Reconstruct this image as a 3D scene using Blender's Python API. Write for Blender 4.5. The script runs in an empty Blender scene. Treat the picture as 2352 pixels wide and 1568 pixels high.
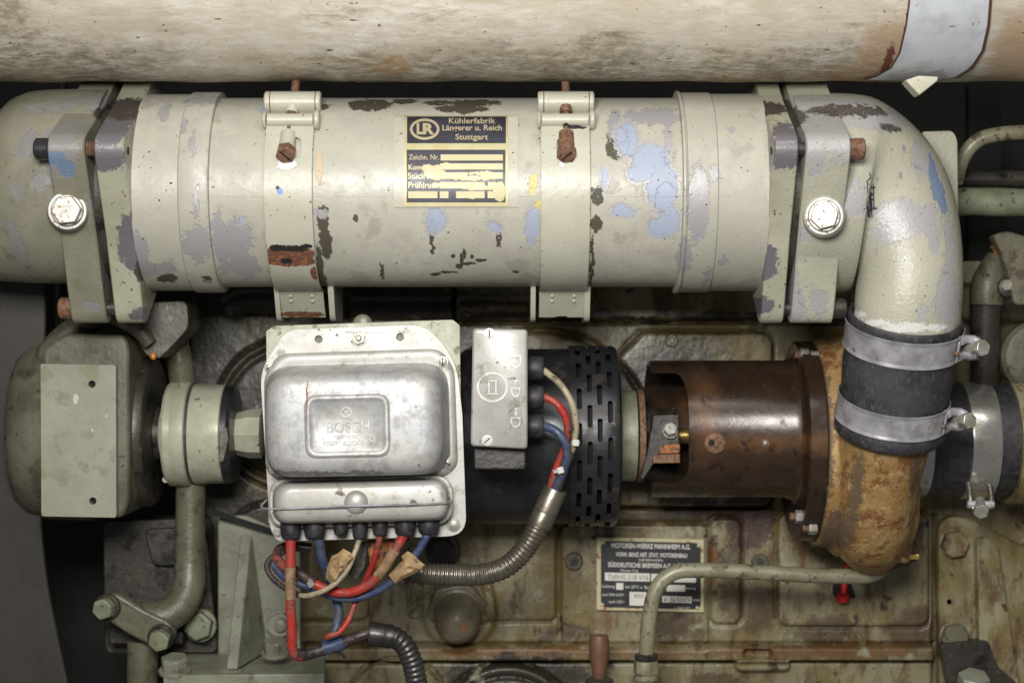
import bpy, math, random
import numpy as np
from mathutils import Vector, Matrix
from mathutils.geometry import tessellate_polygon
random.seed(7)
R = math.radians
S = 0.0004            # one layout unit in metres
D = 4000.0            # camera distance to the front of the cooler, layout units
CX, CY = 1176.0, 784.0
scene = bpy.context.scene
col = scene.collection

# ------------------------------------------------------------------ camera, light, exposure
cam_d = bpy.data.cameras.new('camera')
cam = bpy.data.objects.new('camera', cam_d); col.objects.link(cam)
cam.location = (0, -D * S, 0); cam.rotation_euler = (R(90), 0, 0)
cam_d.sensor_width = 36; cam_d.lens = 36 * D / 2352.0
cam_d.clip_start = 0.01; cam_d.clip_end = 50
cam_d.dof.use_dof = True; cam_d.dof.focus_distance = (D + 60) * S; cam_d.dof.aperture_fstop = 5.6
scene.camera = cam
world = bpy.data.worlds.new('World'); scene.world = world; world.use_nodes = True
world.node_tree.nodes['Background'].inputs[0].default_value = (1.0, 0.98, 0.95, 1)
world.node_tree.nodes['Background'].inputs[1].default_value = 0.1

def area(name, loc, target, sx, sy, power, color=(1, 1, 1), spread=180):
    l = bpy.data.lights.new(name, 'AREA'); l.shape = 'RECTANGLE'; l.size = sx; l.size_y = sy
    l.energy = power; l.color = color; l.spread = R(spread)
    o = bpy.data.objects.new(name, l); col.objects.link(o); o.location = loc
    o.rotation_euler = (Vector(target) - Vector(loc)).to_track_quat('-Z', 'Y').to_euler()
    return o
area('key_light', (-0.14, -1.40, 0.34), (0.08, 0.1, 0.06), 0.50, 0.32, 12.0, (1, 0.978, 0.95), 130)
area('ceiling_light', (0.25, -1.15, 1.25), (0.1, 0.1, 0.05), 1.3, 0.35, 7, (1, 0.97, 0.92))
scene.view_settings.view_transform = 'Standard'; scene.view_settings.look = 'None'
scene.view_settings.exposure = 0.3; scene.view_settings.gamma = 1
scene.view_settings.use_curve_mapping = False
scene.cycles.max_bounces = 6

# ------------------------------------------------------------------ geometry helpers
def kf(d): return (D + d) / D
def W(px, py, d):
    k = kf(d); return Vector(((px - CX) * k, d, (CY - py) * k))
def cylmap(cy, cd, rad):
    """point where the sight line through (px, py) meets a horizontal cylinder"""
    c = W(CX, cy, cd)
    def f(px, py, off=0.0):
        dx, dz = (px - CX) / D, (CY - py) / D
        a = 1 + dz * dz; r = rad + off
        b = 2 * ((-D - c.y) * 1 + (0 - c.z) * dz); q = (-D - c.y) ** 2 + c.z ** 2 - r * r
        disc = b * b - 4 * a * q
        t = (-b - math.sqrt(disc)) / (2 * a) if disc > 0 else -b / (2 * a)
        return Vector((dx * t, -D + t, dz * t))
    return f
def flat(d):
    def f(px, py, off=0.0):
        v = W(px, py, d); v.y -= off; return v
    return f
def rpoly(pts, r, n=5):
    out = []; m = len(pts)
    rr = r if isinstance(r, (list, tuple)) else [r] * m
    for i in range(m):
        p = Vector(pts[i][:2]); a = Vector(pts[i - 1][:2]) - p; b = Vector(pts[(i + 1) % m][:2]) - p
        q = min(rr[i], a.length * .48, b.length * .48)
        if q <= 0: out.append((p.x, p.y)); continue
        A = p + a.normalized() * q; B = p + b.normalized() * q
        for j in range(n + 1):
            t = j / n; s = A * (1 - t) ** 2 + p * 2 * t * (1 - t) + B * t * t
            out.append((s.x, s.y))
    return out
def rrect(x0, y0, x1, y1, r, n=5): return rpoly([(x0, y0), (x1, y0), (x1, y1), (x0, y1)], r, n)
def circ(x, y, r, n=20): return [(x + r * math.cos(2 * math.pi * i / n), y + r * math.sin(2 * math.pi * i / n)) for i in range(n)]
def warp(loop, quad, box):
    """map a loop drawn in box (x0,y0,x1,y1) to a quad tl,tr,br,bl"""
    x0, y0, x1, y1 = box; o = []
    for x, y in loop:
        u = (x - x0) / (x1 - x0); v = (y - y0) / (y1 - y0)
        tl, tr, br, bl = [Vector(q) for q in quad]
        p = (tl * (1 - u) + tr * u) * (1 - v) + (bl * (1 - u) + br * u) * v
        o.append((p.x, p.y))
    return o
def smooth_path(pts, n=8):
    P = [Vector(p) for p in pts]; out = []
    for i in range(len(P) - 1):
        p0 = P[max(i - 1, 0)]; p1 = P[i]; p2 = P[i + 1]; p3 = P[min(i + 2, len(P) - 1)]
        for j in range(n):
            t = j / n
            out.append(.5 * ((2 * p1) + (p2 - p0) * t + (2 * p0 - 5 * p1 + 4 * p2 - p3) * t * t + (3 * p1 - p0 - 3 * p2 + p3) * t ** 3))
    out.append(P[-1]); return out
def basis(ax):
    ax = ax.normalized(); h = Vector((0, 0, 1)) if abs(ax.z) < .9 else Vector((1, 0, 0))
    a = h.cross(ax).normalized(); return a, ax.cross(a).normalized()

class MB:
    def __init__(s): s.v = []; s.f = []
    def add(s, vs, fs):
        n = len(s.v); s.v += [tuple(x) for x in vs]; s.f += [tuple(i + n for i in q) for q in fs]; return s
    def loft(s, rings, c0=True, c1=True, closed=True):
        n = len(rings[0]); vs = [p for r in rings for p in r]; fs = []
        for i in range(len(rings) - 1):
            for j in range(n if closed else n - 1):
                k = (j + 1) % n; fs.append((i * n + j, i * n + k, (i + 1) * n + k, (i + 1) * n + j))
        if c0: fs.append(tuple(range(n - 1, -1, -1)))
        if c1: fs.append(tuple((len(rings) - 1) * n + j for j in range(n)))
        return s.add(vs, fs)
    def lathe(s, o, ax, prof, seg=40, c0=True, c1=True, flip=False):
        o = Vector(o); ax = Vector(ax).normalized(); a, b = basis(ax)
        rings = [[o + ax * t + (a * math.cos(2 * math.pi * i / seg) + b * math.sin(2 * math.pi * i / seg)) * max(r, .01) for i in range(seg)] for t, r in prof]
        return s.loft(rings, c0, c1)
    def lx(s, py, d, prof, xd=None, seg=64, c0=True, c1=True):
        """solid of revolution round a horizontal left-right axis; profile in photo units (px, radius seen)"""
        k = kf(d); kx = kf(d if xd is None else xd)
        return s.lathe(W(CX, py, d), (1, 0, 0), [((x - CX) * kx, r * k) for x, r in prof], seg, c0, c1)
    def tube(s, pts, r, seg=14, n=8, c=True, wob=None, raw=False):
        if raw: P = [Vector(p) for p in pts]
        else:
            P = smooth_path([W(*p[:3]) for p in pts], n)
        if callable(r): rf = r
        else:
            rr = r if isinstance(r, (list, tuple)) else [r]
            rf = lambda u, L: rr[0] if len(rr) == 1 else rr[min(int(u * (len(rr) - 1)), len(rr) - 2)] * (1 - (u * (len(rr) - 1) - min(int(u * (len(rr) - 1)), len(rr) - 2))) + rr[min(int(u * (len(rr) - 1)), len(rr) - 2) + 1] * (u * (len(rr) - 1) - min(int(u * (len(rr) - 1)), len(rr) - 2))
        T = [(P[min(i + 1, len(P) - 1)] - P[max(i - 1, 0)]).normalized() for i in range(len(P))]
        a, _ = basis(T[0]); rings = []; L = 0; tot = sum((P[i + 1] - P[i]).length for i in range(len(P) - 1))
        for i, p in enumerate(P):
            if i: L += (p - P[i - 1]).length
            a = (a - T[i] * a.dot(T[i])).normalized(); b = T[i].cross(a)
            q = rf(L / tot, L)
            rings.append([p + (a * math.cos(2 * math.pi * j / seg) + b * math.sin(2 * math.pi * j / seg)) * q for j in range(seg)])
        return s.loft(rings, c, c)
    def prism(s, loops, d, th, back=None):
        """flat plate: outline (and holes) in photo units at depth d, thickness th away from the camera"""
        if not isinstance(loops[0][0], (list, tuple)): loops = [loops]
        base = []; cnt = []
        for lp in loops:
            base += [W(x, y, d) for x, y in lp]; cnt.append(len(lp))
        tris = tessellate_polygon([[Vector((v.x, v.z, 0)) for v in base[sum(cnt[:i]):sum(cnt[:i + 1])]] for i in range(len(cnt))])
        n = len(base); vs = base + [v + Vector((0, th, 0)) for v in base]; fs = []
        for t in tris: fs.append(tuple(t)); fs.append(tuple(i + n for i in reversed(t)))
        st = 0
        for c in cnt:
            for j in range(c):
                a = st + j; b = st + (j + 1) % c; fs.append((a, b, b + n, a + n))
            st += c
        if len(loops) == 1:
            fs = [f for f in fs if len(f) == 4] + [tuple(range(n)), tuple(range(2 * n - 1, n - 1, -1))]
        return s.add(vs, fs)
    def stack(s, loops, c0=False, c1=True):
        return s.loft([[W(x, y, d) for x, y in lp] for lp, d in loops], c0, c1)
    def box(s, x0, y0, x1, y1, d0, d1): return s.prism([(x0, y0), (x1, y0), (x1, y1), (x0, y1)], d0, d1 - d0)
    def bar(s, a, b, w, h, up=(0, 0, 1)):
        a = Vector(a); b = Vector(b); t = (b - a).normalized(); u = Vector(up); sd = t.cross(u).normalized(); u = sd.cross(t)
        return s.loft([[p + sd * w / 2 * i + u * h / 2 * j for i, j in ((-1, -1), (1, -1), (1, 1), (-1, 1))] for p in (a, b)])
    def hexb(s, c, ax, r, h, rot=0, dome=False):
        """hexagonal head: base centre c, pointing along ax"""
        c = Vector(c); ax = Vector(ax).normalized(); a, b = basis(ax)
        def ring(t, q, round_=0):
            o = []
            for i in range(24):
                th = 2 * math.pi * i / 24; lt = (th % (math.pi / 3)) - math.pi / 6
                hx = q * math.cos(math.pi / 6) / math.cos(lt); rr = hx * (1 - round_) + q * .87 * round_
                th += rot; o.append(c + ax * t + (a * math.cos(th) + b * math.sin(th)) * rr)
            return o
        return s.loft([ring(0, r), ring(h * .9, r), ring(h, r * .93, .2), ring(h * 1.001, r * .8, .2)])
    def cyl(s, a, b, r0, r1=None, seg=28, bev=0):
        a = Vector(a); b = Vector(b); r1 = r0 if r1 is None else r1; L = (b - a).length
        pr = [(0, r0), (L, r1)] if not bev else [(0, r0 - bev), (bev, r0), (L - bev, r1), (L, r1 - bev)]
        return s.lathe(a, b - a, pr, seg)
    def grid(s, nx, ny, fn):
        vs = [fn(i / nx, j / ny) for j in range(ny + 1) for i in range(nx + 1)]
        fs = [(j * (nx + 1) + i, j * (nx + 1) + i + 1, (j + 1) * (nx + 1) + i + 1, (j + 1) * (nx + 1) + i) for j in range(ny) for i in range(nx)]
        return s.add(vs, fs)
    def slab(s, nx, ny, fn, o0, o1):
        """curved plate of real thickness; fn(u, v, off)"""
        A = [[fn(i / nx, j / ny, o1) for i in range(nx + 1)] for j in range(ny + 1)]
        B = [[fn(i / nx, j / ny, o0) for i in range(nx + 1)] for j in range(ny + 1)]
        n = nx + 1; m = n * (ny + 1); vs = [p for r in A for p in r] + [p for r in B for p in r]; fs = []
        for j in range(ny):
            for i in range(nx):
                q = (j * n + i, j * n + i + 1, (j + 1) * n + i + 1, (j + 1) * n + i)
                fs.append(q); fs.append(tuple(x + m for x in reversed(q)))
        for i in range(nx):
            fs.append((i + 1, i, i + m, i + 1 + m)); a = ny * n + i; fs.append((a, a + 1, a + 1 + m, a + m))
        for j in range(ny):
            a = j * n; fs.append((a, a + n, a + n + m, a + m)); a += nx; fs.append((a + n, a, a + m, a + n + m))
        return s.add(vs, fs)

_tc = {}
def text_mesh(body, bold=0.0):
    key = (body, bold)
    if key not in _tc:
        c = bpy.data.curves.new('t', 'FONT'); c.body = body; c.size = 1; c.extrude = .5; c.resolution_u = 3; c.offset = bold
        o = bpy.data.objects.new('t', c); col.objects.link(o)
        bpy.context.view_layer.update()
        me = bpy.data.meshes.new_from_object(o.evaluated_get(bpy.context.evaluated_depsgraph_get()))
        vs = [v.co.copy() for v in me.vertices]; fs = [tuple(p.vertices) for p in me.polygons]
        bpy.data.objects.remove(o); bpy.data.curves.remove(c); bpy.data.meshes.remove(me)
        xs = [v.x for v in vs]; ys = [v.y for v in vs]; _tc[key] = (vs, fs, min(xs), max(xs), min(ys), max(ys))
    return _tc[key]
def put_text(mb, body, x0, y0, x1, y1, fn, h0, h1, bold=0.0, quad=None, rot90=False, flipv=False):
    """lay letters out in the box x0..x1, y0..y1; letters rise from h0 to h1"""
    vs, fs, a, b, c, e = text_mesh(body, bold); out = []
    for v in vs:
        u = (v.x - a) / (b - a); w = 1 - (v.y - c) / (e - c)
        if rot90: u, w = 1 - w, u
        x = x0 + (x1 - x0) * u; y = y0 + (y1 - y0) * w
        if quad: x, y = warp([(x, y)], quad[0], quad[1])[0]
        out.append(fn(x, y, h0 + (h1 - h0) * (v.z + .5)))
    mb.add(out, fs)

WL = {}
def link(o, me_center, parent):
    col.objects.link(o); WL[o.name] = Vector(me_center)
    if parent: o.parent = parent; o.location = Vector(me_center) - WL[parent.name]
    else: o.location = me_center
def part(name, mb, mat, parent=None, bevel=0, ang=35, label=None, seg=2, sub=0, base=None, smooth=True):
    V = np.array(mb.v, dtype=float) * S
    c = Vector(((V[:, 0].min() + V[:, 0].max()) / 2, (V[:, 1].min() + V[:, 1].max()) / 2, V[:, 2].min() if parent is None else (V[:, 2].min() + V[:, 2].max()) / 2))
    me = bpy.data.meshes.new(name); me.from_pydata([tuple(x) for x in (V - np.array(c))], [], mb.f)
    me.validate(); import bmesh
    bm = bmesh.new(); bm.from_mesh(me); bmesh.ops.recalc_face_normals(bm, faces=bm.faces); bm.to_mesh(me); bm.free()
    if smooth:
        me.shade_smooth(); me.set_sharp_from_angle(angle=R(ang))
    me.materials.append(mat)
    o = bpy.data.objects.new(name, me); link(o, c, parent)
    if bevel:
        m = o.modifiers.new('bevel', 'BEVEL'); m.width = bevel * S; m.segments = seg; m.limit_method = 'ANGLE'; m.angle_limit = R(35); m.harden_normals = False
    if sub:
        m = o.modifiers.new('sub', 'SUBSURF'); m.levels = sub; m.render_levels = sub
    if label: o['label'] = label
    return o
def cut(mb, cutter):
    """mesh of mb minus cutter, returned as a new MB"""
    obs = []
    import bmesh
    for m in (mb, cutter):
        me = bpy.data.meshes.new('b'); me.from_pydata([tuple(x) for x in m.v], [], m.f)
        bm = bmesh.new(); bm.from_mesh(me); bmesh.ops.recalc_face_normals(bm, faces=bm.faces); bm.to_mesh(me); bm.free()
        o = bpy.data.objects.new('b', me); col.objects.link(o); obs.append(o)
    md = obs[0].modifiers.new('x', 'BOOLEAN'); md.object = obs[1]; md.operation = 'DIFFERENCE'; md.solver = 'EXACT'; md.use_self = False
    bpy.context.view_layer.update()
    me = bpy.data.meshes.new_from_object(obs[0].evaluated_get(bpy.context.evaluated_depsgraph_get()))
    r = MB(); r.v = [tuple(v.co) for v in me.vertices]; r.f = [tuple(p.vertices) for p in me.polygons]
    for o in obs: bpy.data.objects.remove(o)
    return r
def thing(name, label, cat, at, group=None):
    o = bpy.data.objects.new(name, None); o.empty_display_size = .01
    link(o, W(*at) * S, None); o['label'] = label; o['category'] = cat
    if group: o['group'] = group
    return o
def tag(o, label, cat, group=None, kind=None):
    o['label'] = label
    if cat: o['category'] = cat
    if group: o['group'] = group
    if kind: o['kind'] = kind
    return o

# ------------------------------------------------------------------ materials
def c(r, g, b):
    f = lambda u: (u / 255 / 12.92) if u <= 10.3 else ((u / 255 + .055) / 1.055) ** 2.4
    return (f(r), f(g), f(b), 1)
class N:
    def __init__(s, name):
        s.m = bpy.data.materials.new(name); s.m.use_nodes = True; s.t = s.m.node_tree
        s.b = s.t.nodes['Principled BSDF']; s.P = None
    def nd(s, ty, **kw):
        n = s.t.nodes.new(ty)
        for k_, v in kw.items(): setattr(n, k_, v)
        return n
    def pos(s):
        if s.P is None:
            g = s.nd('ShaderNodeNewGeometry'); v = s.nd('ShaderNodeVectorMath', operation='SCALE'); v.inputs[3].default_value = 1 / S
            s.t.links.new(g.outputs['Position'], v.inputs[0]); s.P = v.outputs[0]
        return s.P
    def lk(s, a, b):
        if hasattr(a, 'is_output') or isinstance(a, bpy.types.NodeSocket): s.t.links.new(a, b)
        else: b.default_value = a
    def vm(s, op, a, b=None, out=0):
        n = s.nd('ShaderNodeVectorMath', operation=op); s.lk(a, n.inputs[0])
        if b is not None: s.lk(b, n.inputs[1])
        return n.outputs[out]
    def ma(s, op, a, b=None, clamp=False):
        n = s.nd('ShaderNodeMath', operation=op, use_clamp=clamp); s.lk(a, n.inputs[0])
        if b is not None: s.lk(b, n.inputs[1])
        return n.outputs[0]
    def noise(s, scale, det=4, ro=.55, st=(1, 1, 1), off=0, dist=0, color=False, vec=None):
        v = s.vm('MULTIPLY', vec or s.pos(), st)
        if off: v = s.vm('ADD', v, (off * 37., off * 91., off * 53.))
        n = s.nd('ShaderNodeTexNoise'); s.lk(v, n.inputs['Vector']); n.inputs['Scale'].default_value = scale
        n.inputs['Detail'].default_value = det; n.inputs['Roughness'].default_value = ro; n.inputs['Distortion'].default_value = dist
        return n.outputs['Color' if color else 'Fac']
    def sm(s, f, a, b):
        n = s.nd('ShaderNodeMapRange', interpolation_type='SMOOTHSTEP'); s.lk(f, n.inputs[0])
        n.inputs[1].default_value = a; n.inputs[2].default_value = b; return n.outputs[0]
    def thr(s, scale, t, w=.02, **kw): return s.sm(s.noise(scale, **kw), t - w, t + w)
    def patch(s, lst, amp=30, ns=.03, w=.12, fn=None, d=0, det=5):
        """patches of wear with a place of their own, frayed by noise"""
        q = s.noise(ns, det, .65, color=True); q = s.vm('SUBTRACT', q, (.5, .5, .5)); q = s.vm('MULTIPLY', q, (amp * 2, 0, amp * 2))
        p = s.vm('ADD', s.pos(), q); best = None
        for e in lst:
            x, y, rx, ry = e[:4]; u = fn(x, y) if fn else W(x, y, d); k = kf(u.y)
            v = s.vm('SUBTRACT', p, (u.x, 0, u.z)); v = s.vm('MULTIPLY', v, (1 / (rx * k), 0, 1 / (ry * k)))
            l = s.vm('LENGTH', v, out=1); best = l if best is None else s.ma('MINIMUM', best, l)
        h = s.noise(.11, 4, .7, off=13); best = s.ma('ADD', best, s.ma('MULTIPLY', s.ma('SUBTRACT', h, .5), .9))
        return s.sm(best, 1 + w * .7, 1 - w * .7)
    def mix(s, f, a, b, kind='RGBA'):
        n = s.nd('ShaderNodeMix', data_type=kind); i = 6 if kind == 'RGBA' else 2
        s.lk(f, n.inputs[0]); s.lk(a, n.inputs[i]); s.lk(b, n.inputs[i + 1]); return n.outputs[2 if kind == 'RGBA' else 0]

def mat(name, base, rough=.5, metal=0.0, var=None, layers=(), bump=(.25, .12), bdist=.6, rvar=.12, spec=.5, coat=0, streak=None):
    """base paint, slow colour drift (var), then layers (mask maker, colour, rough, metal, height)"""
    n = N(name); C_ = base; Ro = rough; Me = metal; H = None
    if var:
        C_ = n.mix(n.sm(n.noise(var[1], 3, .6, off=1), .3, .7), base, var[0])
    nz = n.noise(.045, 5, .65, off=2)
    Ro = n.ma('ADD', n.ma('MULTIPLY', n.ma('SUBTRACT', nz, .5), rvar * 2), rough)
    H = n.ma('MULTIPLY', n.noise(bump[1], 4, .6, off=3), bump[0])
    for L in layers:
        mk, lc, lr, lm, lh = (list(L) + [None] * 5)[:5]
        m = mk(n)
        C_ = n.mix(m, C_, lc)
        if lr is not None: Ro = n.mix(m, Ro, lr, 'FLOAT')
        if lm is not None: Me = n.mix(m, Me, lm, 'FLOAT')
        if lh: H = n.ma('ADD', H, n.ma('MULTIPLY', m, lh))
    n.lk(C_, n.b.inputs['Base Color']); n.lk(Ro, n.b.inputs['Roughness']); n.lk(Me, n.b.inputs['Metallic'])
    n.b.inputs['Specular IOR Level'].default_value = spec
    if coat: n.b.inputs['Coat Weight'].default_value = coat; n.b.inputs['Coat Roughness'].default_value = .15
    bp = n.nd('ShaderNodeBump'); bp.inputs['Strength'].default_value = .8; bp.inputs['Distance'].default_value = bdist * S * 4
    n.lk(H, bp.inputs['Height']); n.t.links.new(bp.outputs[0], n.b.inputs['Normal'])
    return n.m
def T(scale, t, w=.02, **kw): return lambda n: n.thr(scale, t, w, **kw)
def P(lst, amp=30, ns=.03, w=.12, fn=None, d=0, k=1.0):
    if k == 1.0: return lambda n: n.patch(lst, amp, ns, w, fn, d)
    return lambda n: n.ma('MULTIPLY', n.patch(lst, amp, ns, w, fn, d), k)
def X(a, b): return lambda n: n.ma('MULTIPLY', a(n), b(n))
SPK = lambda col_=(.03, .027, .02, 1), t=.73, sc=.11: (T(sc, t, .012, det=2, off=9), col_, .7, 0, -.15)

COOL = cylmap(443, 230, 230)
PAINT = c(173, 170, 156); PAINT2 = c(160, 158, 142)
LAV = c(160, 157, 158); BLUE = c(149, 158, 175); DARK = c(70, 66, 52); OLIVE = c(104, 100, 76)
blue = [(1440, 320, 24, 42), (1497, 365, 42, 36), (1522, 430, 34, 52), (1470, 398, 30, 22), (1537, 505, 22, 36), (1432, 485, 26, 12),
        (1390, 410, 7, 24), (1224, 520, 15, 40), (1001, 508, 23, 28), (1135, 520, 16, 9), (560, 508, 10, 8), (610, 250, 8, 5), (645, 640, 12, 9), (1510, 520, 20, 20)]
lav = [(1500, 268, 66, 22), (1420, 290, 24, 44), (1535, 330, 10, 50), (1530, 455, 22, 36), (1602, 470, 26, 92), (1640, 400, 12, 20), (1570, 590, 16, 40),
       (455, 560, 32, 40), (537, 552, 44, 42), (560, 610, 34, 26), (505, 560, 14, 70), (345, 618, 62, 14), (318, 580, 26, 46), (470, 232, 40, 14), (445, 330, 6, 30), (426, 290, 5, 16),
       (380, 260, 10, 22), (452, 470, 6, 40), (735, 490, 16, 10), (1680, 300, 7, 7), (1660, 600, 9, 12), (1620, 640, 8, 20)]
dark = [(850, 240, 50, 18), (930, 232, 30, 8), (1010, 236, 40, 7), (1060, 250, 62, 12), (1090, 235, 60, 10), (742, 505, 13, 36), (748, 560, 15, 34), (736, 625, 9, 60), (1372, 452, 14, 22), (1370, 515, 12, 22),
        (1359, 600, 5, 60), (992, 535, 6, 32), (995, 575, 5, 12), (1146, 540, 5, 26), (876, 622, 4, 20), (817, 503, 5, 6), (260, 330, 6, 5), (1418, 330, 26, 40),
        (1250, 532, 5, 24), (720, 245, 40, 10), (390, 640, 24, 9), (480, 640, 12, 6)]
scratch = [(1060, 598, 4, 16), (1066, 582, 4, 12), (1055, 612, 8, 5), (1040, 588, 5, 4), (1075, 606, 18, 3), (1105, 598, 14, 3), (1085, 590, 5, 5), (1030, 625, 22, 2.5), (1000, 630, 12, 3), (1184, 624, 8, 2.5)]
yellow = [(1226, 415, 10, 18), (1238, 470, 9, 10), (1222, 440, 6, 10)]
tan = [(733, 385, 8, 40), (905, 463, 7, 5)]
F = COOL
m_cool = mat('worn_cream_paint', PAINT, .36, 0, (PAINT2, .004), [
    (T(.02, .52, .14, det=7, off=11, ro=.7), c(161, 157, 146), .46, 0, 0), (T(.012, .63, .03, det=6, off=4), c(152, 148, 136), .4, 0, -.1),
    (P(dark, 15, .045, .1, F), DARK, .62, 0, -.5), (P(scratch, 5, .06, .15, F), c(66, 60, 44), .7, 0, -.5),
    (P(lav, 26, .05, .1, F), LAV, .42, .25, -.4), (P([(x, y, rx * 1.22 + 3, ry * 1.18 + 3) for x, y, rx, ry in blue], 22, .03, .1, F), c(166, 163, 160), .42, .1, -.3), (P(blue, 20, .03, .05, F), BLUE, .45, 0, -.5),
    (P(yellow, 9, .06, .1, F), c(196, 178, 112), .5, 0, -.3), (P(tan, 8, .06, .1, F), c(182, 164, 134), .5, 0, -.3),
    (T(.09, .70, .012, det=3, off=5), LAV, .5, .1, -.2), SPK()], bump=(.35, .05))
m_strap = mat('strap_paint', c(176, 174, 158), .38, 0, (c(167, 165, 147), .01), [
    (P([(665, 585, 62, 18), (670, 602, 60, 10), (725, 628, 10, 14), (690, 722, 50, 7)], 5, .06, .08, F), c(98, 64, 48), .75, 0, -.6), (X(P([(665, 585, 62, 18), (670, 602, 60, 10), (725, 628, 10, 14), (690, 722, 50, 7)], 5, .06, .08, F), T(.12, .55, .05, det=5)), c(142, 92, 56), .75, 0, .3),
    (P([(640, 570, 20, 7), (680, 572, 30, 7), (705, 566, 14, 5), (660, 600, 14, 6)], 5, .08, .1, F), (.012, .011, .01, 1), .6, 0, -.2),
    (P([(660, 378, 24, 13), (1290, 378, 9, 7)], 9, .09, .1, F), c(190, 188, 190), .4, .2, -.3),
    (P([(644, 440, 7, 8)], 3, .06, .1, F), c(110, 140, 200), .5, 0, -.2),
    (P([(1320, 294, 26, 4), (1300, 292, 8, 7), (638, 432, 4, 4), (1290, 728, 14, 3)], 4, .08, .1, F), (.02, .018, .014, 1), .5, 0, -.2),
    SPK(c(92, 50, 26), .72)], bump=(.3, .06))
m_strap_edge = mat('rusty_paint_edge', c(170, 166, 146), .45, 0, (c(150, 140, 116), .02), [(T(.07, .6, .03, det=5), c(120, 72, 44), .8, 0, -.2)])
elbL = [(60, 330, 24, 40), (220, 470, 26, 20), (230, 640, 20, 34), (170, 300, 30, 24), (40, 440, 16, 24), (185, 700, 22, 14), (250, 235, 70, 30), (150, 350, 55, 60), (262, 300, 38, 60), (200, 215, 90, 14), (90, 240, 70, 12), (255, 385, 34, 26), (95, 422, 20, 22), (120, 320, 30, 30), (300, 340, 16, 70), (20, 570, 20, 70)]
elbLb = [(140, 372, 32, 16), (170, 395, 20, 16)]
m_elbL = mat('housing_paint_olive', c(133, 130, 113), .42, 0, (c(118, 115, 98), .006), [
    (P(elbL, 30, .045, .12), c(134, 131, 128), .4, .15, -.3), (P(elbLb, 14, .05, .1), c(100, 118, 140), .45, 0, -.2),
    (P([(275, 240, 60, 34), (300, 580, 34, 60), (330, 640, 60, 24), (240, 250, 40, 20)], 24, .04, .1), c(62, 58, 52), .5, .2, -.3),
    (T(.02, .64, .04, det=6), c(112, 110, 92), .5, 0, 0), (T(.3, .74, .02, det=1), c(200, 200, 196), .25, .4, .1), SPK()], bump=(.6, .06))
elbR = [(1900, 690, 20, 30), (1860, 380, 26, 30), (2130, 360, 24, 50), (2150, 520, 20, 60), (2120, 720, 14, 20), (1820, 430, 10, 50), (1900, 238, 150, 34), (2010, 262, 110, 30), (1850, 290, 44, 70), (1920, 330, 40, 50), (2192, 600, 16, 150), (2185, 690, 34, 70), (2080, 500, 70, 46), (2050, 530, 44, 30), (1960, 455, 24, 46),
        (1826, 640, 18, 80), (1850, 700, 20, 40), (2195, 520, 14, 60), (1700, 340, 26, 30), (1960, 480, 60, 14), (1840, 540, 26, 16)]
m_elbR = mat('cast_elbow_paint', c(172, 170, 152), .38, 0, (c(160, 158, 140), .006), [
    (P(elbR, 34, .04, .1), c(164, 161, 160), .4, .1, -.3), (P([(2165, 400, 12, 60), (2180, 450, 12, 40)], 14, .04, .1), c(112, 128, 152), .45, 0, -.2),
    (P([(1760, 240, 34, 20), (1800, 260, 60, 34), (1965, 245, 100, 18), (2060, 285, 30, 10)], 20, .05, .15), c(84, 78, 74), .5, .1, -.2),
    (T(.028, .66, .02, det=6, off=3), c(150, 146, 150), .4, .2, -.1),
    (P([(1985, 722, 18, 10), (2020, 742, 26, 9), (2085, 752, 56, 12), (2150, 752, 36, 9)], 14, .09, .3, d=20), c(204, 201, 196), .8, 0, .6),
    (T(.3, .70, .02, det=1), c(215, 214, 210), .25, .3, .15), SPK()], bump=(.8, .11))
m_flange = mat('flange_paint', c(164, 162, 142), .4, 0, (c(146, 144, 124), .008), [
    (P([(265, 290, 40, 70), (262, 370, 44, 30), (1795, 330, 30, 50), (1795, 370, 40, 26), (1770, 600, 26, 40), (1765, 700, 30, 20), (300, 560, 40, 70), (310, 720, 44, 16), (1750, 640, 9, 60)], 22, .05, .1), c(122, 117, 122), .38, .4, -.3),
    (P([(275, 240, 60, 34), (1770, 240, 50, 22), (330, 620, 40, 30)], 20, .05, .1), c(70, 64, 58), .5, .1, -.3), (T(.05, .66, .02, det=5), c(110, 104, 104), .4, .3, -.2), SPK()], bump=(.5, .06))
m_exh = mat('heat_stained_white_pipe', c(212, 208, 199), .42, .05, (c(196, 189, 174), .0035), [
    (T(.05, .5, .2, det=6, st=(.3, 1, 1.3), off=21, ro=.8), c(180, 170, 152), .45, .05, .15), (T(.006, .56, .14, det=8, st=(.45, 1, 2.2), off=2, ro=.7), c(176, 164, 144), .5, .05, 0),
    (T(.010, .62, .08, det=8, st=(.5, 1, 2.4), off=6, ro=.78), c(150, 138, 112), .5, .1, 0),
    (X(P([(150, 150, 300, 50), (900, 160, 260, 36), (1300, 150, 300, 44), (1800, 158, 340, 36), (40, 70, 60, 60)], 90, .012, .9, k=.8), T(.05, .48, .12, det=7, st=(.45, 1, 1.2), off=31, ro=.8)), c(112, 102, 80), .5, .1, -.1),
    (P([(2030, 120, 60, 60), (1960, 170, 90, 22), (1700, 176, 260, 10), (700, 178, 110, 10), (2330, 120, 60, 70), (900, 148, 60, 10)], 36, .03, .5, k=.55), c(150, 112, 66), .6, 0, 0),
    (P([(2068, 60, 8, 60), (2040, 140, 10, 30)], 10, .06, .3), c(96, 54, 40), .7, 0, 0),
    (T(.05, .69, .015, det=5, st=(.6, 1, 1.3), off=7), c(90, 76, 54), .7, 0, -.1),
    (T(.14, .735, .01, det=2, off=8), c(60, 48, 34), .7, 0, -.2)], bump=(.5, .05))
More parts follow.
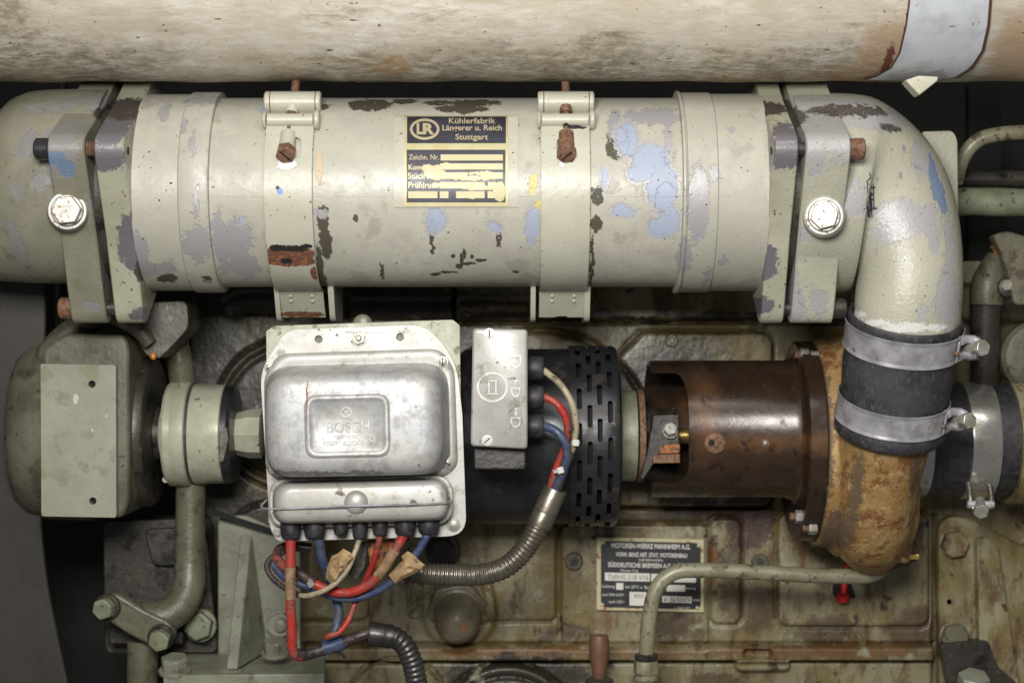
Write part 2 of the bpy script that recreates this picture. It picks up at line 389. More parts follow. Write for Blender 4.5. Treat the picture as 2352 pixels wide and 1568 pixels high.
m_collar = mat('white_collar_paint', c(194, 198, 201), .36, 0, (c(182, 186, 191), .01), [(T(.02, .56, .1, det=7), c(174, 176, 178), .45, 0, 0), (P([(2130, 172, 90, 14)], 24, .03, .5), c(150, 150, 150), .5, 0, 0), (T(.07, .68, .02, det=5), c(140, 122, 108), .6, 0, 0)], bump=(.1, .05))
m_collar_edge = mat('collar_edge_rust', c(80, 46, 36), .8)
m_cream = mat('cream_tab', c(190, 187, 170), .45, 0, (c(176, 172, 152), .03), [(T(.08, .66, .02, det=4), c(130, 118, 96), .6, 0, 0)])
m_alu = mat('dull_aluminium', c(180, 179, 175), .46, .3, (c(164, 161, 153), .012), [
    (T(.016, .60, .06, det=7, ro=.7), c(142, 138, 126), .55, .5, -.05), (T(.03, .68, .03, det=6, off=4), c(104, 98, 84), .6, .3, -.05),
    (T(.12, .72, .015, det=3, off=5), c(70, 64, 52), .6, .2, -.1)], bump=(.18, .08))
m_cover = mat('zinc_cover', c(166, 168, 173), .46, .35, (c(178, 177, 172), .008), [(T(.035, .54, .1, det=8, off=17, ro=.75), c(148, 147, 144), .52, .3, -.05), 
    (T(.02, .60, .06, det=7, ro=.7), c(164, 160, 150), .45, .5, 0), (P([(707, 915, 1.8, 42)], 4, .06, .4), c(140, 82, 52), .7, 0, -.1),
    (T(.05, .7, .02, det=5, off=4), c(112, 106, 96), .55, .3, -.05), (P([(700, 1085, 200, 5), (820, 1190, 200, 8), (700, 1100, 80, 6)], 16, .05, .5, k=.7), c(84, 78, 70), .6, .2, 0)], bump=(.12, .05))
m_backplate = mat('backplate_paint', c(168, 170, 152), .5, .1, (c(142, 142, 122), .02), [(T(.05, .62, .05, det=6), c(110, 104, 82), .6, 0, 0)])
m_steel = mat('clamp_steel', c(196, 194, 199), .34, .45, (c(150, 148, 150), .02), [(T(.05, .68, .04, det=6), c(118, 110, 104), .45, .6, 0)], bump=(.12, .08))
m_steel2 = mat('polished_clamp_steel', c(200, 198, 192), .24, .85, None, [(T(.03, .6, .06, det=6), c(150, 142, 128), .4, .6, 0)], bump=(.06, .05))
m_bolt = mat('worn_bolt_steel', c(170, 166, 158), .36, .4, (c(140, 136, 124), .05), [(T(.09, .66, .04, det=4), c(104, 84, 62), .6, .3, -.1)], bump=(.2, .1))
m_brightbolt = mat('bright_plug', c(168, 165, 157), .42, .25, (c(146, 141, 130), .05), [(T(.12, .6, .05, det=4), c(140, 118, 96), .6, 0, 0), (T(.08, .7, .02, det=4), c(150, 110, 80), .6, .2, 0)], bump=(.1, .1))
m_washer = mat('white_washer', c(186, 184, 180), .45, .2, (c(160, 156, 148), .05), [(T(.1, .62, .03, det=4), c(146, 110, 78), .7, 0, 0)])
m_rust = mat('rust_brown', c(106, 78, 60), .7, .1, (c(126, 94, 72), .05), [(T(.1, .55, .06, det=5), c(88, 58, 40), .8, 0, -.2)], bump=(.6, .12))
m_rubber = mat('dusty_rubber', c(38, 36, 38), .55, 0, (c(56, 53, 56), .02), [
    (P([(2010, 880, 40, 34), (2090, 925, 60, 30), (1980, 850, 30, 20), (2060, 1000, 60, 10)], 40, .05, .6, d=150), c(58, 57, 58), .75, 0, .1),
    (T(.03, .56, .12, det=8, ro=.8), c(66, 64, 65), .8, 0, .05), (T(.08, .62, .08, det=6, st=(1.6, 1, .6), off=5), c(78, 76, 76), .8, 0, .05), (T(.2, .72, .03, det=3), c(120, 118, 118), .8, 0, .05)], bump=(.5, .1))
m_black = mat('black_enamel', c(30, 30, 33), .34, 0, (c(40, 39, 42), .01), [(T(.02, .62, .05, det=6), c(52, 47, 44), .5, 0, 0), (T(.15, .74, .01, det=2), c(110, 108, 106), .5, 0, 0)], bump=(.2, .08))
m_gland = mat('rubber_gland', c(30, 29, 31), .5, 0, (c(54, 52, 54), .06), [(T(.2, .72, .02, det=2), c(110, 108, 104), .6, 0, 0)], bump=(.2, .1))
m_hole = mat('dark_hole', c(12, 11, 10), .8)
m_dark = mat('oily_dark_iron', c(46, 43, 39), .42, .1, (c(62, 58, 50), .01), [(T(.02, .58, .08, det=6), c(28, 26, 22), .35, .1, 0), (T(.06, .66, .04, det=5), c(78, 74, 64), .5, .1, .1)], bump=(.6, .07))
m_wall = mat('grimy_dark_sheet', c(54, 51, 45), .5, 0, (c(43, 40, 35), .004), [(T(.04, .7, .03, det=4), c(40, 36, 32), .6, 0, 0)])
m_back = mat('dark_background', c(26, 27, 24), .8, 0, (c(16, 16, 14), .003))
m_house = mat('governor_paint', c(102, 99, 84), .46, 0, (c(78, 75, 60), .008), [
    (T(.014, .56, .07, det=7), c(72, 68, 52), .55, 0, 0), (T(.03, .66, .04, det=6, off=3), c(48, 42, 32), .5, 0, -.1), (P([(75, 1060, 20, 40)], 30, .05, .4), c(96, 70, 44), .6, 0, 0), SPK()], bump=(.9, .06))
m_plate = mat('access_plate_paint', c(145, 144, 127), .46, 0, (c(134, 133, 115), .01), [(P([(108, 925, 7, 12), (183, 966, 3, 3), (148, 1000, 3, 3)], 8, .1, .2), c(180, 180, 168), .5, 0, -.1), (T(.02, .58, .06, det=7), c(122, 122, 100), .5, 0, 0), (T(.1, .72, .02, det=3), c(100, 98, 82), .5, 0, 0), SPK()], bump=(.25, .08))
m_green = mat('green_bracket_paint', c(134, 136, 119), .42, 0, (c(112, 112, 95), .01), [(T(.02, .64, .05, det=6), c(92, 90, 72), .5, 0, 0), (T(.06, .7, .02, det=5, off=3), c(52, 48, 38), .5, 0, -.1), SPK()], bump=(.6, .06))
m_olive = mat('olive_pipe_paint', c(102, 98, 80), .4, 0, (c(84, 80, 63), .01), [(T(.025, .60, .05, det=6), c(72, 66, 50), .5, 0, 0), SPK(t=.7)], bump=(.8, .06))
m_pipe = mat('thin_pipe_paint', c(142, 140, 116), .38, .1, (c(122, 116, 92), .015), [(T(.04, .6, .04, det=6), c(96, 86, 66), .45, .2, -.1), (T(.07, .68, .02, det=4, off=4), c(64, 52, 38), .6, 0, -.2)], bump=(.3, .08))
m_bronze = mat('corroded_bronze', c(152, 118, 68), .48, .15, (c(164, 136, 90), .012), [
    (T(.022, .55, .06, det=7, ro=.7), c(124, 80, 46), .6, .15, 0), (T(.04, .60, .04, det=6, off=3), c(172, 146, 98), .6, .1, .1),
    (P([(1955, 1130, 12, 110), (1930, 1230, 30, 60), (2080, 1080, 14, 60), (1900, 1000, 10, 180)], 26, .04, .5, d=300, k=.8), c(92, 78, 66), .6, .2, 0),
    (T(.10, .68, .03, det=4, off=6), c(82, 58, 40), .7, 0, -.2), (T(.16, .70, .02, det=2, off=8), c(196, 168, 120), .6, 0, .2)], bump=(1.0, .1))
m_brown = mat('oily_brown_paint', c(58, 43, 31), .27, .1, (c(44, 33, 24), .01), [
    (P([(1750, 1015, 110, 16), (1860, 1010, 50, 20), (1620, 960, 30, 80)], 34, .03, 1.3, d=380, k=.75), c(100, 70, 44), .3, .1, 0), (T(.03, .62, .05, det=6), c(34, 24, 18), .4, .1, 0), SPK(c(120, 96, 70), .76)], bump=(.22, .04))  # lighter brown band along the barrel's middle paints in its highlight
m_brass = mat('brass_shaft', c(176, 152, 92), .3, .8)
m_orange = mat('orange_rust', c(178, 106, 44), .7, 0, (c(120, 78, 50), .05), [(T(.09, .56, .04, det=5), c(70, 56, 46), .6, .2, 0)], bump=(.8, .12))
m_hub = mat('pale_green_hub', c(128, 132, 108), .45, 0, (c(108, 110, 88), .02), [(T(.05, .64, .04, det=5), c(74, 70, 52), .5, 0, 0)])
m_silver = mat('coupling_paint', c(178, 178, 158), .28, .1, (c(160, 160, 138), .02), [(T(.05, .68, .04, det=6), c(70, 66, 52), .4, .1, 0)], bump=(.2, .06))
def cable(name, base, dirt):
    return mat(name, base, .38, 0, None, [(T(.02, .52, .1, det=6), dirt, .6, 0, 0), (T(.07, .62, .03, det=6, off=4), c(52, 42, 38), .65, 0, 0), (T(.2, .66, .03, det=3, off=6), c(120, 104, 90), .7, 0, 0)], bump=(.25, .1))
m_red = cable('red_insulation', c(166, 46, 38), c(128, 66, 54)); m_blue = cable('blue_insulation', c(48, 63, 96), c(66, 74, 88))
m_beige = cable('beige_insulation', c(158, 146, 120), c(120, 108, 86)); m_sleeve = cable('black_sleeve', c(44, 38, 38), c(60, 46, 42))
m_tape = mat('brown_paper_tape', c(146, 118, 88), .75, 0, (c(112, 88, 64), .05), [(T(.1, .62, .04, det=4), c(84, 64, 46), .8, 0, 0)])
m_paper = mat('brown_paper', c(164, 138, 100), .8, 0, (c(132, 106, 74), .03), [(T(.06, .62, .05, det=5), c(108, 84, 56), .8, 0, 0)], bump=(.6, .05))
m_conduit = mat('conduit_metal', c(136, 130, 118), .36, .75, (c(110, 104, 92), .01), [(T(.05, .60, .05, det=5), c(84, 76, 62), .45, .5, 0)], bump=(.15, .1))
m_conduit2 = mat('dark_conduit_metal', c(84, 82, 80), .36, .6, (c(60, 58, 56), .01), [(T(.05, .60, .05, det=5), c(56, 52, 46), .45, .4, 0)], bump=(.15, .1))
m_brassplate = mat('brass_plate', c(176, 166, 122), .5, .3, (c(186, 178, 140), .02), bump=(.08, .05))
m_field = mat('brass_field', c(182, 174, 138), .52, .15, None, bump=(.06, .05))
m_navy = mat('navy_enamel', c(34, 34, 44), .42, 0, (c(48, 47, 60), .02), [(P([(1000, 400, 26, 14), (985, 388, 16, 10), (1020, 382, 22, 8), (1090, 410, 50, 5), (1110, 398, 40, 4), (1095, 432, 40, 5), (1146, 440, 14, 22), (1085, 452, 10, 6), (1010, 425, 18, 6)], 9, .07, .1, F), c(178, 168, 134), .52, .15, 0)], bump=(.05, .05))
m_letter = mat('enamel_letters', c(172, 160, 128), .4, .2); m_stamp = mat('stamp_grey', c(112, 108, 102), .5); m_whiteletter = mat('white_letters', c(214, 210, 200), .5)
m_dplate = mat('black_plate_enamel', c(27, 28, 29), .5, 0, None, [(T(.07, .7, .02, det=4), c(60, 56, 46), .6, 0, 0)], bump=(.05, .05))
m_dborder = mat('plate_border', c(186, 178, 142), .5, .1, None, [(T(.05, .62, .04, det=5), c(150, 104, 58), .7, 0, 0)])
m_ink = mat('marker_ink', c(58, 54, 66), .6); m_redwire = mat('red_lead', c(190, 22, 14), .4)
m_copper = mat('copper_paint', c(118, 80, 62), .5, .1, (c(100, 74, 56), .04), [(T(.07, .62, .04, det=5), c(90, 70, 48), .6, 0, 0)])
m_drip = mat('amber_drip', c(176, 110, 30), .15)
stain = [(1500, 1190, 260, 22), (1720, 1150, 60, 70), (1690, 1330, 34, 90), (1900, 1300, 30, 60), (1900, 1450, 90, 40), (1560, 1440, 60, 30), (2090, 1440, 60, 60), (1400, 1300, 24, 100), (1300, 1450, 60, 20), (1750, 1400, 40, 60), (1650, 1560, 80, 20)]
rustb = [(1200, 1494, 260, 12), (1500, 1500, 120, 8), (1850, 1494, 260, 12), (1395, 1380, 14, 80), (1640, 1300, 14, 60), (1840, 1250, 10, 60), (2000, 1490, 100, 16)]
oil_shade = [(760, 690, 420, 50), (700, 930, 190, 190), (500, 1000, 90, 330), (1080, 850, 90, 120), (1180, 1000, 240, 190), (1350, 728, 700, 9), (1550, 960, 190, 190), (600, 1190, 60, 60), (1200, 1545, 180, 40)]  # black oily metal, with shade round generator and cooler painted into the colour
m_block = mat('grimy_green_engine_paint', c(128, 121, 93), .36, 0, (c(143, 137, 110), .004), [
    (T(.007, .51, .08, det=8, ro=.65, st=(1.3, 1, .6)), c(112, 98, 60), .45, 0, 0), (T(.012, .56, .07, det=8, ro=.72, st=(1.6, 1, .6), off=4), c(90, 70, 44), .5, 0, 0),
    (P(stain, 70, .018, .5, d=800, k=.85), c(76, 60, 42), .42, 0, 0), (P([(1720, 1180, 60, 90), (1640, 1170, 60, 20)], 34, .02, .2, d=800, k=.9), c(66, 42, 38), .45, 0, 0),
    (P(rustb, 24, .03, .5, d=790, k=.8), c(104, 70, 34), .5, 0, 0),
    (T(.02, .66, .03, det=7, off=8), c(58, 46, 34), .5, 0, -.1), (P(oil_shade, 60, .012, .35, d=790, k=.93), c(40, 37, 33), .4, .05, 0),
    (T(.05, .70, .02, det=5, off=9), c(46, 38, 26), .6, 0, -.2), (T(.012, .66, .04, det=6, off=12), c(140, 138, 112), .45, 0, .1)], bump=(1.0, .05))

# ------------------------------------------------------------------ setting
mb = MB(); mb.box(-1800, -1500, 4200, 3100, 1300, 1330)
o = part('background_wall', mb, m_back); tag(o, 'dark unlit space behind the engine', None, kind='structure')

# ------------------------------------------------------------------ engine block: one casting, its face a displaced sheet
xs = np.arange(440, 2420, 3.4); ys = np.arange(600, 1640, 3.4); GX, GY = np.meshgrid(xs, ys)
def srr(x0, y0, x1, y1, r):
    qx = np.abs(GX - (x0 + x1) / 2) - (x1 - x0) / 2 + r; qy = np.abs(GY - (y0 + y1) / 2) - (y1 - y0) / 2 + r
    return np.hypot(np.maximum(qx, 0), np.maximum(qy, 0)) + np.minimum(np.maximum(qx, qy), 0) - r
def sci(x, y, r): return np.hypot(GX - x, GY - y) - r
def ss(d_, w): t = np.clip(.5 - d_ / (2 * w), 0, 1); return t * t * (3 - 2 * t)
def seg(x0, y0, x1, y1, r):
    vx, vy = x1 - x0, y1 - y0; t = np.clip(((GX - x0) * vx + (GY - y0) * vy) / (vx * vx + vy * vy), 0, 1)
    return np.hypot(GX - x0 - t * vx, GY - y0 - t * vy) - r
Hh = np.zeros_like(GX)
def pad(sd, h, w=5, groove=7):
    global Hh
    Hh = Hh + h * ss(sd, w) - groove * np.exp(-((sd - 5) / 3.6) ** 2)
pad(srr(1050, 660, 2700, 736, 6), 46, 5, 26)
Hh += 40 * np.sqrt(np.clip(1 - ((GY - 706) / 30) ** 2, 0, 1)) * ss(srr(800, 600, 1225, 800, 30), 12)
pad(sci(668, 950, 172), 26, 6, 16); Hh -= 18 * np.exp(-(sci(668, 950, 150) / 7) ** 2)
pad(sci(610, 1240, 80), 14, 6, 9)
pad(np.maximum(srr(1405, 764, 1770, 1160, 26), ((1478 - GX) - (GY - 760)) * .7), 44, 6, 16)
Hh -= 22 * np.exp(-(sci(1240, 1010, 252) / 6) ** 2) * (GY < 900)
pad(srr(1010, 1190, 1276, 1422, 16), 10, 4); pad(srr(936, 1250, 971, 1420, 17), -12, 4, 0); pad(srr(560, 1215, 848, 1420, 18), 10, 4)
pad(srr(1290, 1204, 1626, 1480, 14), 8, 4, 6); pad(srr(1632, 1190, 1700, 1430, 18), 9, 4, 7); pad(srr(1787, 1176, 2132, 1436, 24), 12, 5, 9)
Hh += 16 * ss(sci(1055, 1405, 84), 8)
for q in ((1010, 1345, 940, 1400), (1100, 1345, 1130, 1420), (1120, 1330, 1140, 1410)): Hh += 12 * np.exp(-(seg(*q, 0) / 6) ** 2)
Hh += 34 * ss(srr(700, 1478, 2140, 1514, 4), 4) - 24 * np.exp(-((GY - 1478) / 3.5) ** 2) - 18 * np.exp(-((GY - 1517) / 4) ** 2)
Hh += 32 * ss(srr(1688, 1482, 1812, 1538, 14), 5) * (GY > 1512) - 30 * ss(srr(1706, 1487, 1769, 1508, 7), 3)
pad(sci(912, 1622, 112), 18, 5, 13)
pad(sci(1165, 1690, 165), 24, 6, 12); Hh -= 14 * np.exp(-(sci(1165, 1690, 140) / 6) ** 2)
Hh -= 30 * np.exp(-((GX - 2147) / 5) ** 2) * (GY > 1180)
rng = np.random.RandomState(3)
def vnoise(n, a):
    g = rng.rand(int(len(ys) / n) + 3, int(len(xs) / n) + 3); fy = np.arange(len(ys)) / n; fx = np.arange(len(xs)) / n
    iy = fy.astype(int); ix = fx.astype(int); ty = (fy - iy)[:, None]; tx = (fx - ix)[None]; ty = ty * ty * (3 - 2 * ty); tx = tx * tx * (3 - 2 * tx)
    return a * ((g[iy][:, ix] * (1 - tx) + g[iy][:, ix + 1] * tx) * (1 - ty) + (g[iy + 1][:, ix] * (1 - tx) + g[iy + 1][:, ix + 1] * tx) * ty - .5)
Hh += vnoise(14, 2.2) + vnoise(6, 1.0) + vnoise(40, 6)
kk = 1.2; ny, nx = GX.shape
V = np.stack([(GX - CX) * kk, 800 - Hh, (CY - GY) * kk], -1).reshape(-1, 3)
mb = MB(); mb.v = [tuple(v) for v in V]; idx = np.arange(nx * ny).reshape(ny, nx)
mb.f = [tuple(q) for q in np.stack([idx[:-1, :-1], idx[:-1, 1:], idx[1:, 1:], idx[1:, :-1]], -1).reshape(-1, 4).tolist()]
bl = thing('engine_block', 'grimy green painted engine block casting with raised pads and oil stains', 'engine block', (1300, 1640, 820))
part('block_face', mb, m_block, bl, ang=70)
mb = MB(); mb.prism([(442, 602), (2415, 602), (2415, 1636), (442, 1636)], 850, 300); part('block_body', mb, m_dark, bl)
def fit(name, mbx, m, pr, **kw): return part(name, mbx, m, pr, **kw)
FR = Vector((0, -1, 0))
for x, y, d, r in ((1318, 1288, 790, 21), (1745, 1290, 796, 20), (1542, 782, 752, 15), (1535, 1143, 752, 15)):
    a = MB(); p = W(x, y, d); a.lathe(p, FR, [(-20, r * 1.2), (4, r * 1.2), (9, r * 1.0), (9, r * .62), (2, r * .58)], 28)
    b = part('screw', a, m_olive, bl); a = MB(); a.hexb(p + FR * 1.5, FR, r * .5, 5); part('screw_socket', a, m_dark if x > 1600 or x < 1400 else m_hub, b)
a = MB(); p = W(1050, 1388, 790); tl_ = Vector((.04, -1, -.42)).normalized(); a.hexb(p - tl_ * 10, tl_, 86, 44, .2); a.lathe(p + tl_ * 30, tl_, [(0, 70), (8, 70), (12, 64), (60, 62), (84, 54), (100, 38), (108, 20), (110, 2)], 40)
b = part('domed_plug', a, mat('plug_paint', c(128, 122, 102), .4, 0, (c(104, 94, 76), .01), [(P([(1066, 1438, 5, 14)], 8, .08, .3, d=680), c(136, 88, 62), .6, 0, 0), (T(.02, .55, .08, det=7), c(96, 86, 66), .5, 0, 0), SPK()], bump=(.6, .08)), bl, ang=50, label='large domed plug on hexagonal base')
a = MB(); a.hexb(W(1017, 1262, 770), FR, 34, 34, .3); a.lathe(W(1017, 1262, 780), FR, [(0, 50), (10, 50), (12, 46)], 30); part('bolt', a, m_dark, bl)
a = MB(); a.prism(rrect(1880, 806, 1930, 826, 5), 700, 60); a.prism([(1800, 850), (1832, 815), (1842, 825), (1815, 855)], 720, 60); part('lug', a, m_block, bl, bevel=3)
# right hand gusset and bolts on the block end
gs = thing('side_bracket', 'grey green triangular side bracket with upright rib right of the engine face', 'bracket', (2250, 1600, 700))
a = MB(); a.prism(rpoly([(2158, 1640), (2156, 1205), (2180, 1186), (2225, 1188), (2420, 1290), (2420, 1700)], [0, 24, 20, 20, 0, 0], 5), 730, 40); part('bracket_plate', a, m_block, gs, bevel=5)
a = MB(); a.prism(rpoly([(2244, 1240), (2266, 1232), (2290, 1250), (2340, 1570), (2318, 1640), (2262, 1560), (2250, 1470)], 10), 690, 60); part('rib', a, m_block, gs, bevel=8)
a = MB(); a.prism(rpoly([(2160, 1480), (2270, 1470), (2292, 1530), (2420, 1640), (2200, 1660)], 10), 672, 50); part('oily_foot', a, m_dark, gs, bevel=6)
for y, m in ((1248, m_block), (1461, m_bolt)):
    a = MB(); a.lathe(W(2190, y, 732), FR, [(0, 40), (6, 40), (7, 37)], 32); a.hexb(W(2190, y, 726), FR, 38, 26, .15); part('bolt', a, m_olive if m is m_bolt else m, gs)
a = MB(); a.hexb(W(2235, 1575, 640), (0, -.4, 1), 42, 34, .1); part('bolt', a, m_green, gs)
a = MB(); a.lathe(W(2180, 1381, 731), FR, [(0, 7), (1, 7)], 16); part('drilled_hole', a, m_hole, gs)

# data plate on the block
dq = lambda zx, zy: (1359.8 + zx * .12305, 1222 + (zy + (zx - 1080) * .022) * .12305)
dp = thing('data_plate', 'black and white engine maker plate with cream border on the green block', 'data plate', (1490, 1402, 780))
fd = flat(781)
def dbox(mb, x0, y0, x1, y1, h0, h1, r=0):
    lp = rrect(x0, y0, x1, y1, r, 3) if r else [(x0, y0), (x1, y0), (x1, y1), (x0, y1)]
    lp = [dq(*p) for p in lp]; mb.prism(lp, 781 - h1, h1 - h0)
a = MB(); dbox(a, 84, 110, 2090, 1470, 0, 4, 20); part('plate_border', a, m_dborder, dp, bevel=1)
a = MB(); dbox(a, 165, 175, 2030, 1415, 3, 5, 120); part('plate_field', a, m_dplate, dp)
a = MB()
for q in ((240, 765, 1080, 915), (1105, 770, 1940, 915), (450, 955, 585, 1080), (1390, 970, 1740, 1090), (700, 1115, 1040, 1370), (1310, 1180, 1860, 1300)): dbox(a, *q, 4, 5.8, 6)
part('blank_field', a, m_whiteletter, dp)
a = MB()
for t_, x0, y0, x1, y1, bo in (('MOTOREN-WERKE MANNHEIM A.G.', 360, 205, 1830, 300, .02), ('VORM. BENZ ABT. STAT. MOTORENBAU', 440, 375, 1770, 455, .02), ('LIEFERWERK', 870, 490, 1330, 535, 0),
    ('SÜDDEUTSCHE BREMSEN A.G. MÜNCHEN', 300, 550, 1950, 655, .02), ('Motor-Typ', 530, 690, 860, 755, 0), ('Motor-Nr.', 1370, 690, 1640, 745, 0), ('Leistung', 180, 985, 420, 1055, 0),
    ('bei 20°C u. Barometer', 620, 985, 1290, 1045, 0), ('nach DIN 6270=', 180, 1145, 600, 1195, 0), ('nach UIC=', 310, 1275, 600, 1325, 0), ('mm Hg', 1750, 1000, 1930, 1055, 0), ('U/min', 1880, 1210, 2010, 1255, 0), ('L 2020 157', 1540, 1370, 1820, 1410, 0)):
    pts = [dq(x0, y0), dq(x1, y0)]; yy = dq(1080, y0)[1]; y2 = dq(1080, y1)[1]
    fn = lambda px, py, off: flat(781)(px, py + (px - 1492.7) * .022, off)
    a = MB(); put_text(a, t_, pts[0][0], yy, pts[1][0], y2, fn, 4.5, 5.9, bo); part('plate_text', a, m_whiteletter, dp, smooth=False)
a = MB()
for t_, x0, y0, x1, y1 in (('TbRHS 518 V16', 290, 790, 1050, 885), ('850', 780, 1150, 960, 1215), ('1500', 1350, 1205, 1830, 1275)):
    yy = dq(1080, y0)[1]; y2 = dq(1080, y1)[1]; a = MB()
    put_text(a, t_, dq(x0, 0)[0], yy, dq(x1, 0)[0], y2, lambda px, py, off: flat(781)(px, py + (px - 1492.7) * .022, off), 5.5, 6.6, 0)
    part('stamped_text', a, m_stamp, dp, smooth=False)
for zx, zy in ((205, 205), (1990, 225), (190, 1365), (1965, 1385)):
    a = MB(); p = W(*dq(zx, zy), 777); a.lathe(p, FR, [(0, 5.5), (2, 4.5), (3, 2)], 16); part('rivet', a, m_dborder, dp)

# ------------------------------------------------------------------ exhaust pipe above
EX = cylmap(-75, 120, 268)
ex = thing('exhaust_pipe', 'large white heat stained pipe running across the top', 'pipe', (1176, 185, 120))
a = MB(); rg = []
for i in range(241):
    x = -500 + i * 14.2; rr = 268 + 1.2 * math.sin(i * .21) + .8 * math.sin(i * .5)
    rr += -3 * math.exp(-((x - 790) / 6) ** 2)
    ctr = W(CX, -75, 120); rg.append([Vector(((x - CX), ctr.y + math.cos(t) * rr, ctr.z + math.sin(t) * rr)) for t in [2 * math.pi * j / 96 for j in range(96)]])
a.loft(rg); part('pipe_wall', a, m_exh, ex, ang=80)
LE = [(-260, 2088), (0, 2089), (60, 2081), (123, 2066), (157, 2046), (177, 2011), (184.5, 1986)]; RE = [(-260, 2262), (0, 2275), (60, 2270), (117, 2257), (157, 2231), (180, 2196), (184.5, 2150)]
def itp(t, y): return float(np.interp(y, [q[0] for q in t], [q[1] for q in t]))
def colr(w0, w1, o0=0):
    vy = lambda v: 184.4 - 440 * (1 - v) ** 2.2
    def fn(u, v, off):
        y = vy(v); l, r = itp(LE, y), itp(RE, y); x = l + (r - l) * (w0 + (w1 - w0) * u); return EX(x, y, off)
    return fn
a = MB(); a.slab(16, 44, colr(0, 1), 1, 7); part('collar', a, m_collar, ex, ang=50)
for w0, w1 in ((-.012, .012), (.985, 1.02)):
    a = MB(); a.slab(1, 44, colr(w0, w1), .6, 7.6); part('collar_edge', a, m_collar_edge, ex, ang=50)
a = MB(); a.prism([(2080, 184), (2110, 174), (2156, 176), (2154, 186), (2112, 219)], -10, 50); part('tab', a, m_cream, ex, bevel=3, label='small cream triangular tab under the collar')

# ------------------------------------------------------------------ oil cooler
ax0 = W(CX, 443, 230)
co = thing('oil_cooler', 'long cream cylindrical oil cooler with flaking paint showing blue primer', 'oil cooler', (1150, 662, 230))
def lathe_u(prof, seg=110, c0=True, c1=True): return MB().lathe(ax0, (1, 0, 0), prof, seg, c0, c1)
part('cooler_shell', lathe_u([(-700, 228), (395, 228)] + [], c0=False, c1=False), m_cool, co)
part('end_ring', lathe_u([(-875, 237), (-768, 237), (-765, 241), (-762, 242), (-703, 242), (-698, 240), (-696, 226)]), m_cool, co, ang=30)
part('end_ring', lathe_u([(392, 226), (394, 244), (398, 245), (403, 243), (405, 241), (472, 241), (475, 238), (592, 238)]), m_cool, co, ang=30)
a = MB()
for aa in (-0.12,):
    zz = aa * 228; a.slab(60, 1, lambda u, v, off: ax0 + Vector((-694 + 1086 * u, -math.cos(aa + .008 * v) * (228 + off), math.sin(aa + .008 * v) * (228 + off))), -1, 1.0)
part('weld_seam', a, m_cool, co)
def flange_poly(r, ra, lr, rot0, n=120):
    """outline in the plane across the axis: round disc with four lugs"""
    pts = []
    for i in range(n):
        th = 2 * math.pi * i / n; best = r
        for q in range(4):
            al = rot0 + q * math.pi / 2; df = (th - al + math.pi) % (2 * math.pi) - math.pi
            # lug circle
            b_ = ra * math.cos(df); disc = lr * lr - (ra * math.sin(df)) ** 2
            if disc > 0 and abs(df) < 1.2: best = max(best, b_ + math.sqrt(disc))
            # tangent flank
            phi = math.acos((r - lr) / ra); tt = abs(df)
            if tt < phi:
                # straight line from lug tangent to disc tangent: points p with p.n = r, n at angle phi
                cc = math.cos(tt - phi)
                if cc > .2:
                    cand = r / cc
                    lt = math.atan2(lr * math.sin(phi), ra + lr * math.cos(phi))
                    if tt > lt: best = max(best, cand)
        pts.append((th, best))
    return pts
def flange(x0, x1, r=234, ra=291, lr=36, rot0=math.radians(15), hole=True, skip=()):
    P_ = flange_poly(r, ra, lr, rot0); rg = []
    for x, sh in ((x0, -4), (x0 + 3, 0), (x1 - 3, 0), (x1, -4)):
        rg.append([ax0 + Vector((x, -math.cos(th) * (q + sh), math.sin(th) * (q + sh))) for th, q in P_])
    return MB().loft(rg)
part('flange', flange(-940, -873), m_flange, co, ang=32, label='left flange with worn grey lugs'); part('flange', flange(590, 644), m_flange, co, ang=32, label='right flange with worn grey lugs')
lug = lambda x, al, r=291: ax0 + Vector((x, -math.cos(al) * r, math.sin(al) * r))
A15 = R(15)
for x, s_ in ((-873, 1), (590, -1)):
    a = MB(); p = ax0 + Vector((x, -math.cos(A15) * 280, math.sin(A15) * 280)); a.lathe(p, (s_, 0, 0), [(0, 9), (1.5, 9)], 18); part('stud_hole', a, m_hole, co)

# nameplate, wrapped on the shell
npj = lambda px, py, off: COOL(px, py, off - 2)
def cbox(mb, x0, y0, x1, y1, h0, h1, nx=2, ny=None):
    ny = ny or max(1, int((y1 - y0) / 8)); mb.slab(nx, ny, lambda u, v, off: npj(x0 + (x1 - x0) * u, y1 + (y0 - y1) * v, off), h0, h1)
a = MB(); cbox(a, 905, 264, 1190, 476, 0, 3.0); nplate = part('nameplate', a, m_strap, co, ang=50, label='black and brass cooler maker plate')
a = MB(); cbox(a, 928, 266, 1167, 474, 2.9, 4.2); part('brass_backing', a, m_brassplate, nplate, ang=50)
a = MB(); cbox(a, 935, 268, 1162, 329, 4.1, 5.0); cbox(a, 934, 344, 1161, 465, 4.1, 5.0); part('enamel_field', a, m_navy, nplate, ang=50)
a = MB()
for q in ((1012, 355, 1155, 369), (1011, 375.4, 1155, 389.7), (1010, 396, 1073.6, 411), (1104.4, 396, 1155, 411), (1010, 418, 1113, 433), (1121, 418, 1139, 433), (937.6, 439.5, 1004.8, 455.3), (1010, 439.5, 1030, 455.3), (1047.5, 439.5, 1113, 455.3), (1120, 439.5, 1140, 455.3)):
    cbox(a, *q, 4.9, 5.7)
part('blank_field', a, m_field, nplate, ang=50)
a = MB()
